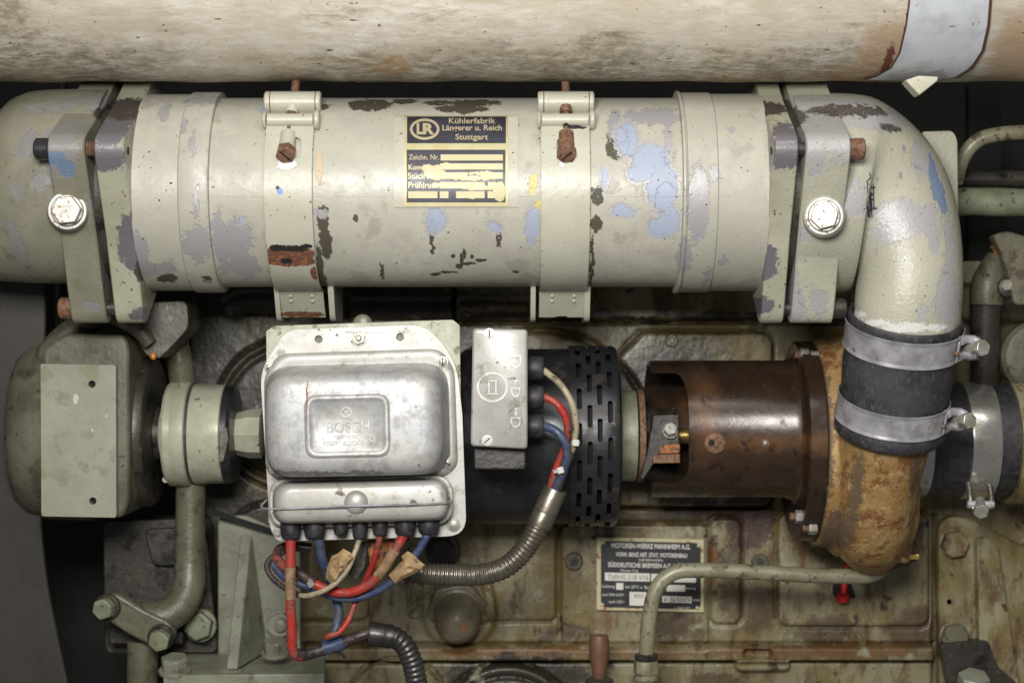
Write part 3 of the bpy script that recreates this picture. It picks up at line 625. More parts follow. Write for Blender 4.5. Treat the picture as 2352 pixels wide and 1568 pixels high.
for t_, x0, y0, x1, y1, bo in (('Kühlerfabrik', 1031, 271, 1138, 284, .015), ('Längerer u. Reich', 1016, 287, 1153, 304, .02), ('Stuttgart', 1046, 308, 1121, 325, .015),
    ('Zeichn. Nr.', 939, 355, 1008, 367, .01), ('Komm.', 938, 378, 984, 390, .02), ('Stück Nr.', 937, 397, 1005, 411, .01), ('Prüfdruck', 938, 418, 1008, 432, .01), ('Dat.', 1079, 400, 1100, 411, .01), ('L', 957, 283, 972, 309, .05), ('R', 971, 283, 998, 309, .05)):
    a = MB(); put_text(a, t_, x0, y0, x1, y1, npj, 4.9, 5.8, bo); part('plate_text', a, m_letter, nplate, smooth=False)
a = MB()
def ringfn(cx_, cy_, rx, ry, wd, f0): return lambda u, v, off: f0(cx_ + (rx - wd * v) * math.cos(2 * math.pi * u), cy_ + (ry - wd * v) * math.sin(2 * math.pi * u), off)
a.slab(48, 1, ringfn(975.5, 297, 34, 24.5, 6, npj), 4.9, 5.8); part('plate_emblem', a, m_letter, nplate)

# ------------------------------------------------------------------ left end housing
lh = thing('left_cooler_housing', 'rounded olive grey cast housing bolted to the left end of the oil cooler', 'cast housing', (120, 650, 230))
rg = []
for x, yt, yb, dc, rb in ((262, 207, 651, 230, 236), (180, 207, 651, 230, 236), (120, 208, 651, 230, 236), (80, 212, 650, 232, 230), (45, 226, 648, 236, 218), (12, 256, 646, 242, 200), (-20, 296, 644, 250, 180), (-80, 340, 640, 265, 160), (-200, 360, 636, 300, 150)):
    k = kf(dc); cyy = (yt + yb) / 2; rz = (yb - yt) / 2 * k; cc = W(x, cyy, dc)
    rg.append([cc + Vector((0, -math.cos(t) * rb, math.sin(t) * rz)) for t in [2 * math.pi * j / 72 for j in range(72)]])
a = MB(); a.loft(rg); part('housing_shell', a, m_elbL, lh, ang=70)
hf = cut(flange(-1045, -962, 232), MB().box(-3000, -3000, -2999, -2999, 0, 1)) if False else flange(-1045, -962, 232)
part('flange', hf, m_elbL, lh, ang=32)
a = MB(); a.lathe(ax0, (1, 0, 0), [(-963, 222), (-939, 222)], 72); part('gasket', a, m_dark, lh)
def web(x0, x1, al, m, pr):      # boss running from lug back into the casting
    pass
p = W(155, 484, -22); axp = Vector((.16, -1, -.02))
a = MB(); a.lathe(p - axp.normalized() * 40, axp, [(0, 50), (32, 46), (36, 43)], 36); part('plug_boss', a, m_elbL, lh)
a = MB(); a.lathe(p - axp.normalized() * 6, axp, [(0, 44), (8, 44), (10, 42), (10, 38)], 40); pl = part('plug', a, m_washer, lh, label='plug with white washer')
a = MB(); a.lathe(p + axp.normalized() * 4, axp, [(0, 37), (8, 36), (10, 34)], 36); a.hexb(p + axp.normalized() * 12, axp, 34, 24, .1); part('plug_head', a, m_brightbolt, pl)
fb = lug(-1045, A15)
a = MB(); a.cyl(fb, fb + Vector((-36, 0, 0)), 25, bev=4); part('flange_bolt', a, m_black, lh, label='black round cap screw')
a = MB(); fbt = lug(-962, A15)
a.tube([fbt + Vector((t * 1.0, 0, 0)) for t in range(0, 26)], lambda u, L: 17 + 1.6 * math.sin(L * 1.1), raw=True, seg=20); part('threaded_stud', a, m_rust, lh)
fb2 = lug(-1045, R(-75)); a = MB(); a.cyl(fb2, fb2 + Vector((-34, 0, 0)), 26, bev=4); part('flange_bolt', a, m_rust, lh)
a = MB(); a.cyl(lug(-962, R(-75)), lug(-938, R(-75)), 17); part('threaded_stud', a, m_dark, lh)
a = MB(); a.lathe(W(96, 428, 8), (-.45, -1, .03), [(-6, 17), (3, 15), (4, 10)], 24); b = part('vent_boss', a, m_washer, lh); a = MB(); a.lathe(W(94, 430, 4), (-.45, -1, .03), [(0, 8.5), (1, 8.5)], 18); part('vent_hole', a, m_hole, b)

# ------------------------------------------------------------------ right elbow
re_ = thing('right_cooler_elbow', 'big cream cast elbow turning down from the right end of the oil cooler', 'cast elbow', (2085, 760, 235))
hA = W(2045, 968, 235); hB = W(2078, 738, 140); hax = (hB - hA).normalized()
secs = [((1806, 672), (1806, 217), 230, 238), ((1880, 673), (1880, 216), 230, 240), ((1925, 673), (1940, 217), 230, 238), ((1950, 670), (2000, 226), 228, 232), ((1960, 662), (2055, 254), 222, 222), ((1965, 652), (2102, 292), 212, 208),
        ((1968, 642), (2142, 338), 200, 192), ((1969, 636), (2172, 392), 186, 174), ((1969, 634), (2192, 450), 172, 158), ((1968, 640), (2203, 512), 160, 145), ((1967, 654), (2208, 575), 150, 136), ((1966, 672), (2209, 635), 143, 130), ((1965, 690), (2207, 690), 141, 126),
        ((1964, 710), (2205, 730), 143, 124), ((1961, 740), (2199, 775), 154, 124), ((1958, 765), (2194, 800), 166, 124)]
rg = []; cs = [W((i[0] + o_[0]) / 2, (i[1] + o_[1]) / 2, d) for i, o_, d, rb in secs]
for q, (i, o_, d, rb) in enumerate(secs):
    av = (W(*o_, d) - W(*i, d)) / 2; tg = Vector((1, 0, 0)) if q < 3 else (cs[min(q + 1, len(cs) - 1)] - cs[q - 1]).normalized()
    if q >= len(secs) - 3: tg = -hax
    bv = av.cross(tg).normalized() * rb
    if bv.y > 0: bv = -bv
    rg.append([cs[q] + av * math.sin(t) + bv * math.cos(t) for t in [2 * math.pi * j / 64 for j in range(64)]])
# resample smoothly
R2 = []
for j in range(64): R2.append(smooth_path([r_[j] for r_ in rg], 4))
rg = [[R2[j][i] for j in range(64)] for i in range(len(R2[0]))]
a = MB(); a.loft(rg); part('elbow_shell', a, m_elbR, re_, ang=80)
part('flange', flange(662, 762, 232), m_elbR, re_, ang=32)
a = MB(); a.lathe(ax0, (1, 0, 0), [(643, 224), (663, 224)], 72); part('gasket', a, m_dark, re_)
p = W(1893, 496, -34); axp = Vector((-.16, -1, -.02))
a = MB(); a.lathe(p - axp.normalized() * 40, axp, [(0, 50), (32, 47), (36, 43)], 36); part('plug_boss', a, m_elbR, re_)
a = MB(); a.lathe(p - axp.normalized() * 6, axp, [(0, 44), (7, 44), (9, 42), (9, 38)], 40); pl = part('plug', a, m_washer, re_, label='plug with rust ringed washer')
a = MB(); a.lathe(p + axp.normalized() * 3, axp, [(0, 37), (8, 36), (10, 34)], 36); a.hexb(p + axp.normalized() * 11, axp, 33, 20, .25); part('plug_head', a, m_bolt, pl)
fb = lug(762, A15); a = MB(); a.cyl(fb, fb + Vector((14, 0, 0)), 24); a.cyl(fb + Vector((12, 0, 0)), fb + Vector((36, 0, 0)), 25, bev=3); part('flange_bolt', a, m_rust, re_, label='rusty round cap screw')
a = MB(); a.cyl(lug(643, A15), lug(663, A15), 16); part('threaded_stud', a, m_dark, re_)
a = MB(); a.cyl(lug(643, R(-75)), lug(663, R(-75)), 16); part('threaded_stud', a, m_dark, re_)
fb2 = lug(762, R(-75)); a = MB(); a.cyl(fb2, fb2 + Vector((34, 0, 0)), 24, bev=3); part('flange_bolt', a, m_dark, re_)
a = MB(); a.lathe(W(1960, 430, 4), (.2, -1, 0), [(-8, 15), (2, 13), (3, 9)], 24); b = part('vent_boss', a, m_washer, re_); a = MB(); a.lathe(W(1960, 431, .5), (.2, -1, 0), [(0, 7.5), (1, 7.5)], 18); part('vent_hole', a, m_hole, b)
# marker scribble, laid on the casting by nearest ray to the shell
from mathutils.bvhtree import BVHTree
bv_ = BVHTree.FromPolygons([tuple(p) for r_ in rg for p in r_], [(i * 64 + j, i * 64 + (j + 1) % 64, (i + 1) * 64 + (j + 1) % 64, (i + 1) * 64 + j) for i in range(len(rg) - 1) for j in range(64)])
def onelb(px, py, off=0):
    o0 = Vector((0, -D, 0)); dr = (W(px, py, 0) - o0).normalized(); h = bv_.ray_cast(o0, dr)
    return (h[0] - dr * off) if h[0] else W(px, py, 0)
a = MB()
for st in (((1997, 397), (1999, 408), (1991, 418), (1996, 424)), ((1986, 432), (2010, 430)), ((1992, 424), (1990, 480)), ((2006, 424), (2007, 478)), ((1994, 440), (2004, 446), (1994, 452), (2004, 458), (1995, 466)), ((1984, 480), (2014, 478)), ((1993, 470), (1995, 498)), ((2001, 468), (2003, 500)), ((1999, 455), (1998, 500)), ((1996, 434), (2003, 478))):
    pts = [onelb(x, y, .5) for x, y in st]; a.tube(smooth_path(pts, 4), 1.5, seg=6, raw=True)
part('marker_scribble', a, m_ink, re_)
bk = MB(); bk.prism(rpoly([(2120, 302), (2190, 300), (2200, 322), (2202, 500), (2120, 500)], [4, 12, 14, 4, 4]), 330, 26)
tag(part('support_plate', bk, m_elbR, None, bevel=3), 'pale grey rounded plate standing behind the right elbow', 'plate')

# ------------------------------------------------------------------ strap clamps
def strap(x0, x1, sx, tx, rusty, label, lean):
    t = thing('strap_clamp', label, 'strap clamp', ((x0 + x1) / 2, 728, 280), 'strap clamps round the oil cooler')
    X0, X1 = x0 - CX, x1 - CX; r0 = 234; path = []
    for i in range(49):
        al = R(40) - R(128) * i / 48; path.append((al, ax0 + Vector((0, -math.cos(al) * r0, math.sin(al) * r0)), Vector((0, -math.cos(al), math.sin(al)))))
    e = path[-1][1]; f = Vector((0, 292, W(0, 727, 292).z)); n_ = Vector((0, -1, -.35)).normalized()
    path += [(0, e.lerp(f, .5), n_), (0, f, n_)]
    def fn(u, v, off):
        i = v * (len(path) - 1); i0 = min(int(i + 1e-6), len(path) - 1); _, p, nn = path[i0]; return Vector((X0 + (X1 - X0) * u, 0, 0)) + Vector((0, p.y, p.z)) + nn * off
    a = MB(); a.slab(6, len(path) - 1, fn, 0, 5)
    cx_ = (x0 + x1) / 2 - 3 if not rusty else 1300
    cc = MB(); cc.prism(rpoly([(sx - 19, 298), (sx + 19, 298), (sx + 19, 352), (sx - 19, 352)], [18, 18, 6, 6], 6), -120, 260)
    a = cut(a, cc); part('strap_band', a, m_strap, t, ang=30)
    for X in (X0, X1):
        a = MB(); a.slab(1, len(path) - 1, lambda u, v, off: fn(0, v, off) + Vector((X - X0 - .7 + 1.4 * u, 0, 0)), .5, 5.2); part('strap_edge', a, m_strap_edge, t, ang=30)
    tp = path[0][1]; bx = Vector((0, tp.y - 11, tp.z + 2))
    a = MB(); a.cyl(Vector((X0 + 2, 0, 0)) + bx, Vector((X1 - 2, 0, 0)) + bx, 15); part('hinge_roll', a, m_strap, t)
    for u0, u1, q_ in ((X0 - 8, X0 - .5, 21), (X1 + .5, X1 + 13, 23)):
        a = MB(); a.cyl(Vector((u0, 0, 0)) + bx, Vector((u1, 0, 0)) + bx, q_, bev=3); part('pin_head', a, m_strap, t)
    hb = W(sx, 352, -2); ht = W(tx, 188, 130); hd = (ht - hb).normalized()
    a = MB(); q = hb + hd * ((W(0, 236, 95).z - hb.z) / hd.z); a.cyl(q + Vector((-66, 0, 0)), q + Vector((66, 0, 0)), 26, bev=3); part('cross_bar', a, m_strap, t, label='cross bar with rusty end rings')
    for s_ in (-52, 54): a = MB(); a.cyl(q + Vector((s_ - 1.2, 0, 0)), q + Vector((s_ + 1.2, 0, 0)), 26.5); part('rust_line', a, m_rust, t)
    a = MB(); a.cyl(hb + hd * 20, ht, 10); part('tension_screw', a, m_rust, t)
    a = MB(); a.cyl(q - hd * 34 , q - hd * 14 + Vector((0, -6, 0)), 15); part('screw_collar', a, m_rust if rusty else m_strap, t)
    a = MB(); a.cyl(hb + hd * 8, hb + hd * 60, 19, 19, bev=1); part('sleeve_nut', a, m_rust if rusty else m_strap, t)
    a = MB(); a.hexb(hb + hd * 10, -hd + Vector((0, -.45, 0)), 23, 26, .2)
    b = part('screw_head', a, m_rust, t, bevel=1.5); nrm = (-hd + Vector((0, -.45, 0))).normalized(); pc = hb + hd * 10 + nrm * 26.6
    dv = Vector((lean, 0, -1)); dv = (dv - nrm * dv.dot(nrm)).normalized(); a = MB(); a.bar(pc - dv * 16, pc + dv * 16, 3, 1.6, up=nrm); part('screw_slot', a, m_hole, b)
    for x, w in ((x0 + 22 if not rusty else x0 - 24, 12), (x1 + 36 if not rusty else x1 - 12, 14)):
        a = MB(); rgp = rpoly([(0, 652), (240, 652), (240, 738), (60, 738)], [2, 2, 12, 24], 4)
        lo = [Vector((W(x, 0, 215).x, 205 + u, W(0, y, 215).z)) for u, y in rgp]; a.loft([lo, [v + Vector((w, 0, 0)) for v in lo]]); part('bracket_ear', a, m_strap, t, bevel=3)
    for rx in (.22, .7):
        for ry in (.22, .4):
            pp = e.lerp(f, ry); a = MB(); a.lathe(Vector((X0 + (X1 - X0) * rx + 6, pp.y, pp.z)) + n_ * 5, n_, [(-1, 5), (2, 4.4), (4, 2.5), (4.5, .5)], 14); part('rivet', a, m_strap, t)
    a = MB(); yy = e.lerp(f, .02); a.tube([Vector((X0, yy.y, yy.z)) + n_ * 5, Vector((X1, yy.y, yy.z)) + n_ * 5], 1.6, seg=8, raw=True); part('weld_line', a, m_strap_edge, t)
    return t
strap(607, 717, 657, 680, False, 'cream strap clamp left of the cooler nameplate, with rust patch on its band', .75)
strap(1243, 1355, 1301, 1299, True, 'cream strap clamp right of the cooler nameplate, with clean band and brown slotted screw', -.8)

# ------------------------------------------------------------------ rubber hose and its clamps
L = (hB - hA).length; A0 = hA - hax * 24
def hx(t): return hA + hax * t
ho = MB(); ho.lathe(hA, hax, [(-26, 124), (-28, 130), (-22, 134), (0, 134), (12, 128), (60, 126), (90, 129), (150, 134), (190, 132), (215, 132), (L + 2, 134), (L + 12, 136), (L + 16, 133), (L + 14, 125), (L - 10, 122)], 90)
tag(part('rubber_hose', ho, m_rubber, None, ang=60), 'short fat black rubber hose joining the right elbow to the rusty pump', 'hose')
ea = Vector((1, 0, 0)); ea = (ea - hax * ea.dot(hax)).normalized(); eb = hax.cross(ea).normalized()
if eb.y > 0: eb = -eb
def clamp_band(t0, t1, r0, r1, name, label):
    t = bpy.data.objects.new(name, None); link(t, (hx(t0) * S), None); tag(t, label, 'hose clamp', 'hose clamps on the fat rubber hose')
    rg_ = []
    a = MB(); n = 90; th0, th1 = R(4), R(352)
    def fn(u, v, off):
        th = th0 + (th1 - th0) * u; rr = r0 + (r1 - r0) * v + off; lip = 2.2 if (v < .06 or v > .94) else 0
        return hx(t0 + (t1 - t0) * v) + (ea * math.cos(th) + eb * math.sin(th)) * (rr + lip)
    a.slab(n, 18, fn, .5, 3.0); part('band', a, m_steel, t, ang=50)
    # worm: lugs standing off the right front side
    th = R(22); rad = (ea * math.cos(th) + eb * math.sin(th)); tan = (-ea * math.sin(th) + eb * math.cos(th)); mid = hx((t0 + t1) / 2); rm = (r0 + r1) / 2
    base = mid + rad * (rm + 2)
    hw = abs(t1 - t0) / 2
    for s_ in (-1, 1):
        a = MB(); o1 = base + hax * s_ * hw * .62; a.tube([o1 - rad * 1 + tan * 26, o1 + rad * 8 + tan * 6, o1 + rad * 26 - tan * 2, o1 + rad * 40 - tan * 2 - hax * s_ * 5], 11, seg=12, raw=True)
        V0 = np.array(a.v); part('bridge_arm', a, m_steel, t, ang=60)
    a = MB(); a.bar(base + tan * 38 - hax * hw * .8, base + tan * 38 + hax * hw * .8, 5, 22, up=tan); part('bridge_plate', a, m_steel, t, bevel=3)
    a = MB(); a.cyl(base + rad * 30 - hax * hw * .5, base + rad * 30 + hax * hw * .5, 10); part('trunnion', a, m_steel, t)
    bd = (Vector((.35, -1, 0))).normalized(); hd_ = base + rad * 26 - bd * 30
    a = MB(); a.cyl(hd_, hd_ + bd * 58, 13); b = part('clamp_bolt', a, m_bolt, t); a = MB(); a.hexb(hd_ + bd * 56, bd, 20, 22, .3); part('bolt_head', a, m_bolt, b, bevel=1.5)
    a = MB(); a.lathe(base + tan * 56 - rad * 2, (rad + tan * .4), [(0, 6), (4, 5), (6, 3)], 14); part('rivet', a, m_rust, t)
    a = MB()
    for th_, tx in ((R(98), 'ABA'), (R(78), '122'), (R(62), '140')):
        u0 = hx(0)
        def tf(px, py, off, th_=th_):
            rr = rm + 3 + off; an = th_ - (py - .5) * .055; return hx((t0 + t1) / 2 + (px - .5) * hw * .8) + (ea * math.cos(an) + eb * math.sin(an)) * rr
        a = MB(); put_text(a, tx, 0, 0, 1, 1, tf, -.6, .7); part('stamped_text', a, m_brightbolt, t, smooth=False)
clamp_band(8, 70, 132.5, 129.5, 'hose_clamp', 'steel clamp at the lower end of the fat rubber hose, above the orange pump')
clamp_band(192, 258, 134, 136, 'hose_clamp', 'steel clamp at the upper end of the fat rubber hose, below the cream elbow')

# ------------------------------------------------------------------ alternator behind the regulator
al_ = thing('generator', 'black cylindrical generator with slotted end cover in the middle of the engine', 'generator', (1260, 1215, 560))
AY, AD = 1001, 560
a = MB(); a.lx(AY, AD, [(1040, 180), (1060, 196), (1070, 200), (1312, 200), (1313, 196)], xd=400, seg=96); part('generator_body', a, m_black, al_)
ka = kf(AD); RA = 207 * ka; axa = W(CX, AY, AD); xa = lambda px, d=340: (px - CX) * kf(d)
pr = [(xa(1311), RA - 8), (xa(1311), RA), (xa(1416), RA), (xa(1424), RA - 4), (xa(1429), RA - 16), (xa(1430), RA - 60), (xa(1426), RA - 60), (xa(1424), RA - 20), (xa(1418), RA - 12), (xa(1410), RA - 9)]
a = MB(); a.lathe(axa, (1, 0, 0), pr + [pr[0]], 120, False, False)
cc = MB()
for ci, (x, off) in enumerate(((1331, 0), (1355, .5), (1378, .12), (1402, .62))):
    for q in range(16):
        th = (q + off) * 2 * math.pi / 16 + R(4)
        if math.cos(th) < -.2: continue
        nn = Vector((0, -math.cos(th), math.sin(th))); tt = Vector((0, math.sin(th), math.cos(th))); lo = []
        for u, v in rrect(-6.5, -29, 6.5, 29, 6.5, 4): lo.append((u, v))
        c0 = axa + Vector((xa(x), 0, 0))
        cc.loft([[c0 + nn * (RA + h) + Vector((u, 0, 0)) + tt * v for u, v in lo] for h in (-22, 8)])
a = cut(a, cc); part('slotted_cover', a, m_black, al_, ang=30)
a = MB(); a.lx(AY, AD, [(1313, 178), (1424, 178), (1425, 60)], xd=340, seg=64); part('inner_drum', a, m_hole, al_)
a = MB(); a.lx(1000, AD, [(1428, 101), (1431, 104), (1466, 104), (1468, 100)], xd=440, seg=72); part('end_hub', a, m_hub, al_, ang=30)
a = MB(); a.lx(1000, AD, [(1470, 92), (1471, 107), (1484, 107), (1486, 100), (1487, 40)], xd=440, seg=72); part('rust_flange', a, m_rust, al_, ang=30)
a = MB(); a.lx(990, AD, [(1486, 60), (1500, 56), (1520, 52), (1562, 50), (1563, 30)], xd=480, seg=40); part('drive_coupling', a, m_dark, al_, ang=30)
a = MB(); a.prism(rpoly([(1500, 952), (1560, 950), (1562, 1062), (1502, 1064), (1478, 1102), (1470, 1098), (1486, 1040)], 4), 448, 60); jaw = part('coupling_jaw', a, m_dark, al_, bevel=4)
a = MB(); a.prism(rpoly([(1516, 1022), (1562, 1020), (1562, 1040), (1514, 1042)], 3), 436, 30); part('rusty_lip', a, m_orange, jaw, bevel=2)
a = MB(); a.prism(rpoly([(1500, 1044), (1562, 1042), (1562, 1063), (1500, 1064)], 3), 432, 30); part('rusty_lip', a, m_rust, jaw, bevel=2)
a = MB(); a.lathe(W(1539, 992, 446), (0, -1, .5), [(0, 19), (3, 19)], 24); a.hexb(W(1539, 990, 444), (0, -1, .5), 18, 18, .2); part('jaw_bolt', a, m_bolt, jaw)
a = MB(); a.lx(1000, AD, [(1556, 19), (1600, 19)], xd=520, seg=30); part('shaft', a, m_brass, al_)

tb = thing('terminal_box', 'tall dull metal terminal box with two slotted screws and raised lettering on the generator', 'terminal box', (1148, 1078, 200))
rot = lambda lp, a_, cx_, cy_: [(cx_ + (x - cx_) * math.cos(a_) - (y - cy_) * math.sin(a_), cy_ + (x - cx_) * math.sin(a_) + (y - cy_) * math.cos(a_)) for x, y in lp]
a = MB(); a.prism(rrect(1088, 762, 1208, 1078, 8), 150, 260); part('box_body', a, m_dark, tb, bevel=4)
TQ = [(1086, 754), (1212, 756), (1212, 1031), (1081, 1024)]
tl = lambda g, r: warp(rrect(g, g, 126 - g, 272 - g, r), TQ, (0, 0, 126, 272))
a = MB(); a.stack([(tl(0, 10), 152), (tl(0, 10), 108), (tl(1.5, 11), 103), (tl(5, 11), 100)], True, True); part('box_lid', a, m_alu, tb, ang=50)
tbf = flat(100)
a = MB(); a.slab(40, 1, ringfn(1131, 889, 36, 35, 5, tbf), -1, 2.5); part('raised_emblem', a, m_alu, tb)
a = MB()
for q in ((1117, 872, 1145, 877), (1117, 902, 1145, 907), (1120, 876, 1126, 903), (1136, 876, 1142, 903)): a.prism([(q[0], q[1]), (q[2], q[1]), (q[2], q[3]), (q[0], q[3])], 98, 3)
part('emblem_bars', a, m_alu, tb, bevel=1)
a = MB()
for t_, x0, y0, x1, y1 in (('D', 1172, 816, 1198, 846), ('+', 1177, 866, 1191, 884), ('D', 1174, 890, 1195, 912), ('-', 1182, 936, 1188, 954), ('D', 1173, 958, 1196, 982)):
    put_text(a, t_, x0, y0, x1, y1, tbf, -1, 2.5, 0, rot90=True)
part('raised_lettering', a, m_alu, tb)
for x, y, an in ((1124, 766, R(90)), (1119, 1011, R(-42))):
    a = MB(); p = W(x, y, 100); a.lathe(p, FR, [(-1, 13), (.8, 13), (1, 10)], 24); a.lathe(p, FR, [(0, 9.5), (2.4, 9)], 24); b = part('lid_screw', a, m_alu, tb)
    a = MB(); dv = Vector((math.cos(an), 0, -math.sin(an))); a.bar(p + FR * 2.2 - dv * 9, p + FR * 2.2 + dv * 9, 2.4, 1.4, up=(0, -1, 0)); part('screw_slot', a, m_hole, b)
a = MB()
for y in (846, 912, 978):
    a = MB(); p = W(1214, y, 215); a.lathe(p, (1, 0, 0), [(-6, 26), (2, 29), (8, 30), (30, 29), (36, 26), (38, 12)], 30); part('cable_gland', a, m_gland, tb, ang=50)

# ------------------------------------------------------------------ water pump
wp = thing('water_pump', 'rusty orange cast water pump with dark brown bearing housing', 'pump', (2005, 1305, 540))
PD = 540; HY = 984
a = MB(); a.lx(HY, PD, [(1497, 146), (1497, 154), (1500, 157), (1815, 157), (1832, 164), (1842, 180), (1842, 120), (1800, 110), (1800, 144), (1520, 144)] , xd=430, seg=110, c0=False, c1=False)
a.f += []
n0 = 110; m_ = len(a.v) // n0
a.f += [((m_ - 1) * n0 + j, (m_ - 1) * n0 + (j + 1) % n0, (j + 1) % n0, j) for j in range(n0)]
cc = MB(); cc.prism(rpoly([(1440, 862), (1575, 858), (1588, 900), (1590, 1090), (1570, 1118), (1440, 1116)], [0, 26, 26, 26, 26, 0], 6), 300, 250)
a = cut(a, cc); part('bearing_housing', a, m_brown, wp, ang=32)
a = MB(); p = W(1642, 1017, 366); a.lathe(p, (0, -1, -.12), [(-14, 26), (4, 26), (6, 23)], 34); b = part('side_plug', a, m_rust, wp); a = MB(); a.lathe(p + Vector((-9, -6.3, 1)), (0, -1, -.12), [(0, 8), (1, 8)], 18); part('plug_hole', a, m_hole, b)
a = MB(); a.lathe(W(1758, 1017, 368), (0, -1, -.12), [(-4, 13), (3, 12), (6, 9)], 24); b = part('grease_nipple', a, m_rust, wp); a = MB(); a.lathe(W(1758, 1017, 361), (0, -1, -.12), [(0, 7), (3, 6.5), (6, 4), (7, .5)], 18); part('nipple_ball', a, m_brightbolt, b)
a = MB(); a.lx(1012, PD, [(1842, 120), (1842, 222), (1846, 228), (1882, 228), (1886, 222), (1886, 120)], xd=400, seg=96); part('housing_flange', a, m_brown, wp, ang=32)
def vox(mb, size, smooth=6):
    me = bpy.data.meshes.new('v'); me.from_pydata([tuple(x) for x in mb.v], [], mb.f)
    import bmesh
    bm = bmesh.new(); bm.from_mesh(me); bmesh.ops.recalc_face_normals(bm, faces=bm.faces); bm.to_mesh(me); bm.free()
    o = bpy.data.objects.new('v', me); col.objects.link(o)
    m = o.modifiers.new('r', 'REMESH'); m.mode = 'VOXEL'; m.voxel_size = size
    m = o.modifiers.new('s', 'SMOOTH'); m.iterations = smooth; m.factor = .5
    bpy.context.view_layer.update(); e = bpy.data.meshes.new_from_object(o.evaluated_get(bpy.context.evaluated_depsgraph_get()))
    r = MB(); r.v = [tuple(v.co) for v in e.vertices]; r.f = [tuple(p.vertices) for p in e.polygons]; bpy.data.objects.remove(o); return r
a = MB(); a.lx(1015, PD, [(1888, 150), (1888, 236), (1912, 240), (1924, 240), (1934, 254), (1944, 262), (2062, 262), (2082, 256), (2094, 232), (2096, 120)], xd=380, seg=80)
a.tube([(2002, 1245, 520), (2003, 1215, 410), (2008, 1150, 345), (2018, 1080, 300), (2036, 1000, 255), (2047, 950, 230)], [78 * 1.12, 84 * 1.1, 90 * 1.1, 94 * 1.08, 97 * 1.08, 100 * 1.08, 102 * 1.08], seg=32)
a.tube([(2040, 1255, 470), (2075, 1262, 440), (2088, 1264, 432)], 34, seg=20)
a.tube([(1966, 1262, 470), (1966, 1235, 425), (1967, 1160, 375), (1968, 1090, 340), (1972, 1040, 340)], [46, 56, 58, 56, 50], seg=24)
a.tube([(2064, 1232, 470), (2066, 1190, 400), (2068, 1120, 360), (2070, 1060, 340)], [40, 50, 50, 46], seg=24)
a = vox(a, 4.2, 5); part('volute_casing', a, m_bronze, wp, ang=80)
a = MB(); a.lathe(W(2072, 1246, 425), (1, -.5, 0), [(-20, 38), (14, 38), (17, 33)], 28); part('drain_boss', a, m_copper, wp)
for x, y, d in ((1845, 814, 430), (1868, 819, 425), (1891, 945, 318), (1888, 1117, 322), (1834, 1186, 400), (1864, 1212, 390)):
    p = W(x, y, d); a = MB(); a.cyl(p + Vector((-22, 0, 0)), p + Vector((2, 0, 0)), 10); b = part('stud', a, m_rust, wp); a = MB(); a.hexb(p + Vector((-8, 0, 0)), (1, 0, 0), 17, 22, random.random()); part('nut', a, m_bolt, b, bevel=1)
a = MB(); a.tube([(2040, 1300, 480), (2070, 1290, 470), (2100, 1276, 465)], 13, seg=12); b = part('drain_cock', a, m_dark, wp); a = MB(); a.bar(W(2084, 1278, 455), W(2112, 1278, 440), 8, 14); part('cock_lever', a, m_brass, b, bevel=2)

# suction hose on the right
sh = thing('suction_hose', 'black rubber suction hose entering the pump from the right edge', 'hose', (2240, 1140, 560))
a = MB(); a.lx(1010, 560, [(2090, 120), (2090, 128), (2300, 129), (2345, 131), (2350, 120)], xd=450, seg=80); part('hose_body', a, m_gland, sh, ang=40)
a = MB(); a.lx(1010, 560, [(2096, 129), (2098, 131), (2140, 131), (2142, 129)], xd=450, seg=80); part('grey_collar', a, m_steel2, sh, ang=40)
a = MB(); a.lx(1014, 560, [(2338, 142), (2600, 144)], xd=450, seg=80); part('pipe_end', a, m_block, sh, ang=40)
sc = thing('hose_clamp', 'wide bright steel clamp round the black suction hose at the right edge', 'hose clamp', (2265, 1185, 430), )
a = MB(); a.lx(1010, 560, [(2226, 130), (2227, 134), (2232, 135), (2288, 135), (2293, 134), (2294, 130)], xd=450, seg=90); part('band', a, m_steel2, sc, ang=40)
for s_ in (-1, 1):
    a = MB(); p = W(2250 + s_ * 24, 1130, 450); a.tube([p + Vector((0, 10, 24)), p + Vector((0, -6, 0)), p + Vector((0, -16, -26)), p + Vector((-s_ * 6, -20, -40))], 8, seg=12, raw=True); part('bridge_arm', a, m_conduit, sc, ang=60)
a = MB(); a.cyl(W(2222, 1158, 432), W(2282, 1158, 432), 10); part('trunnion', a, m_steel, sc)
a = MB(); a.cyl(W(2251, 1150, 450), W(2251, 1170, 400), 14); b = part('clamp_bolt', a, m_bolt, sc); a = MB(); a.hexb(W(2251, 1170, 402), (0, -1, -.3), 20, 16, .3); part('bolt_head', a, m_bolt, b)

# ------------------------------------------------------------------ voltage regulator
vr = thing('voltage_regulator', 'silver metal voltage regulator box with embossed maker name and seven black glands', 'voltage regulator', (830, 1243, 150))
ra = R(-1.3); rt = lambda lp: rot(lp, ra, 830, 985)
a = MB(); a.prism(rpoly([(611, 760), (630, 748), (1040, 734), (1056, 747), (1062, 1180), (1040, 1215), (640, 1225), (616, 1200)], 3), 168, 5); part('back_plate', a, m_backplate, vr, bevel=1)
def hl(x, y, r): return circ(x, y, r, 18)
outer = rpoly([(658, 757), (978, 745), (1048, 826), (1062, 950), (1072, 1230), (634, 1243), (620, 1210), (597, 850)], [26, 40, 50, 10, 46, 40, 10, 40], 6)
a = MB(); a.prism([outer, hl(732, 779, 9), hl(919, 774, 9)], 152, 10); part('cast_base', a, m_alu, vr, bevel=3)
a = MB()
for x, y in ((732, 779), (919, 774)): a.lathe(W(x, y, 163), FR, [(0, 10), (.5, 10)], 18)
part('base_hole_back', a, m_olive, vr)
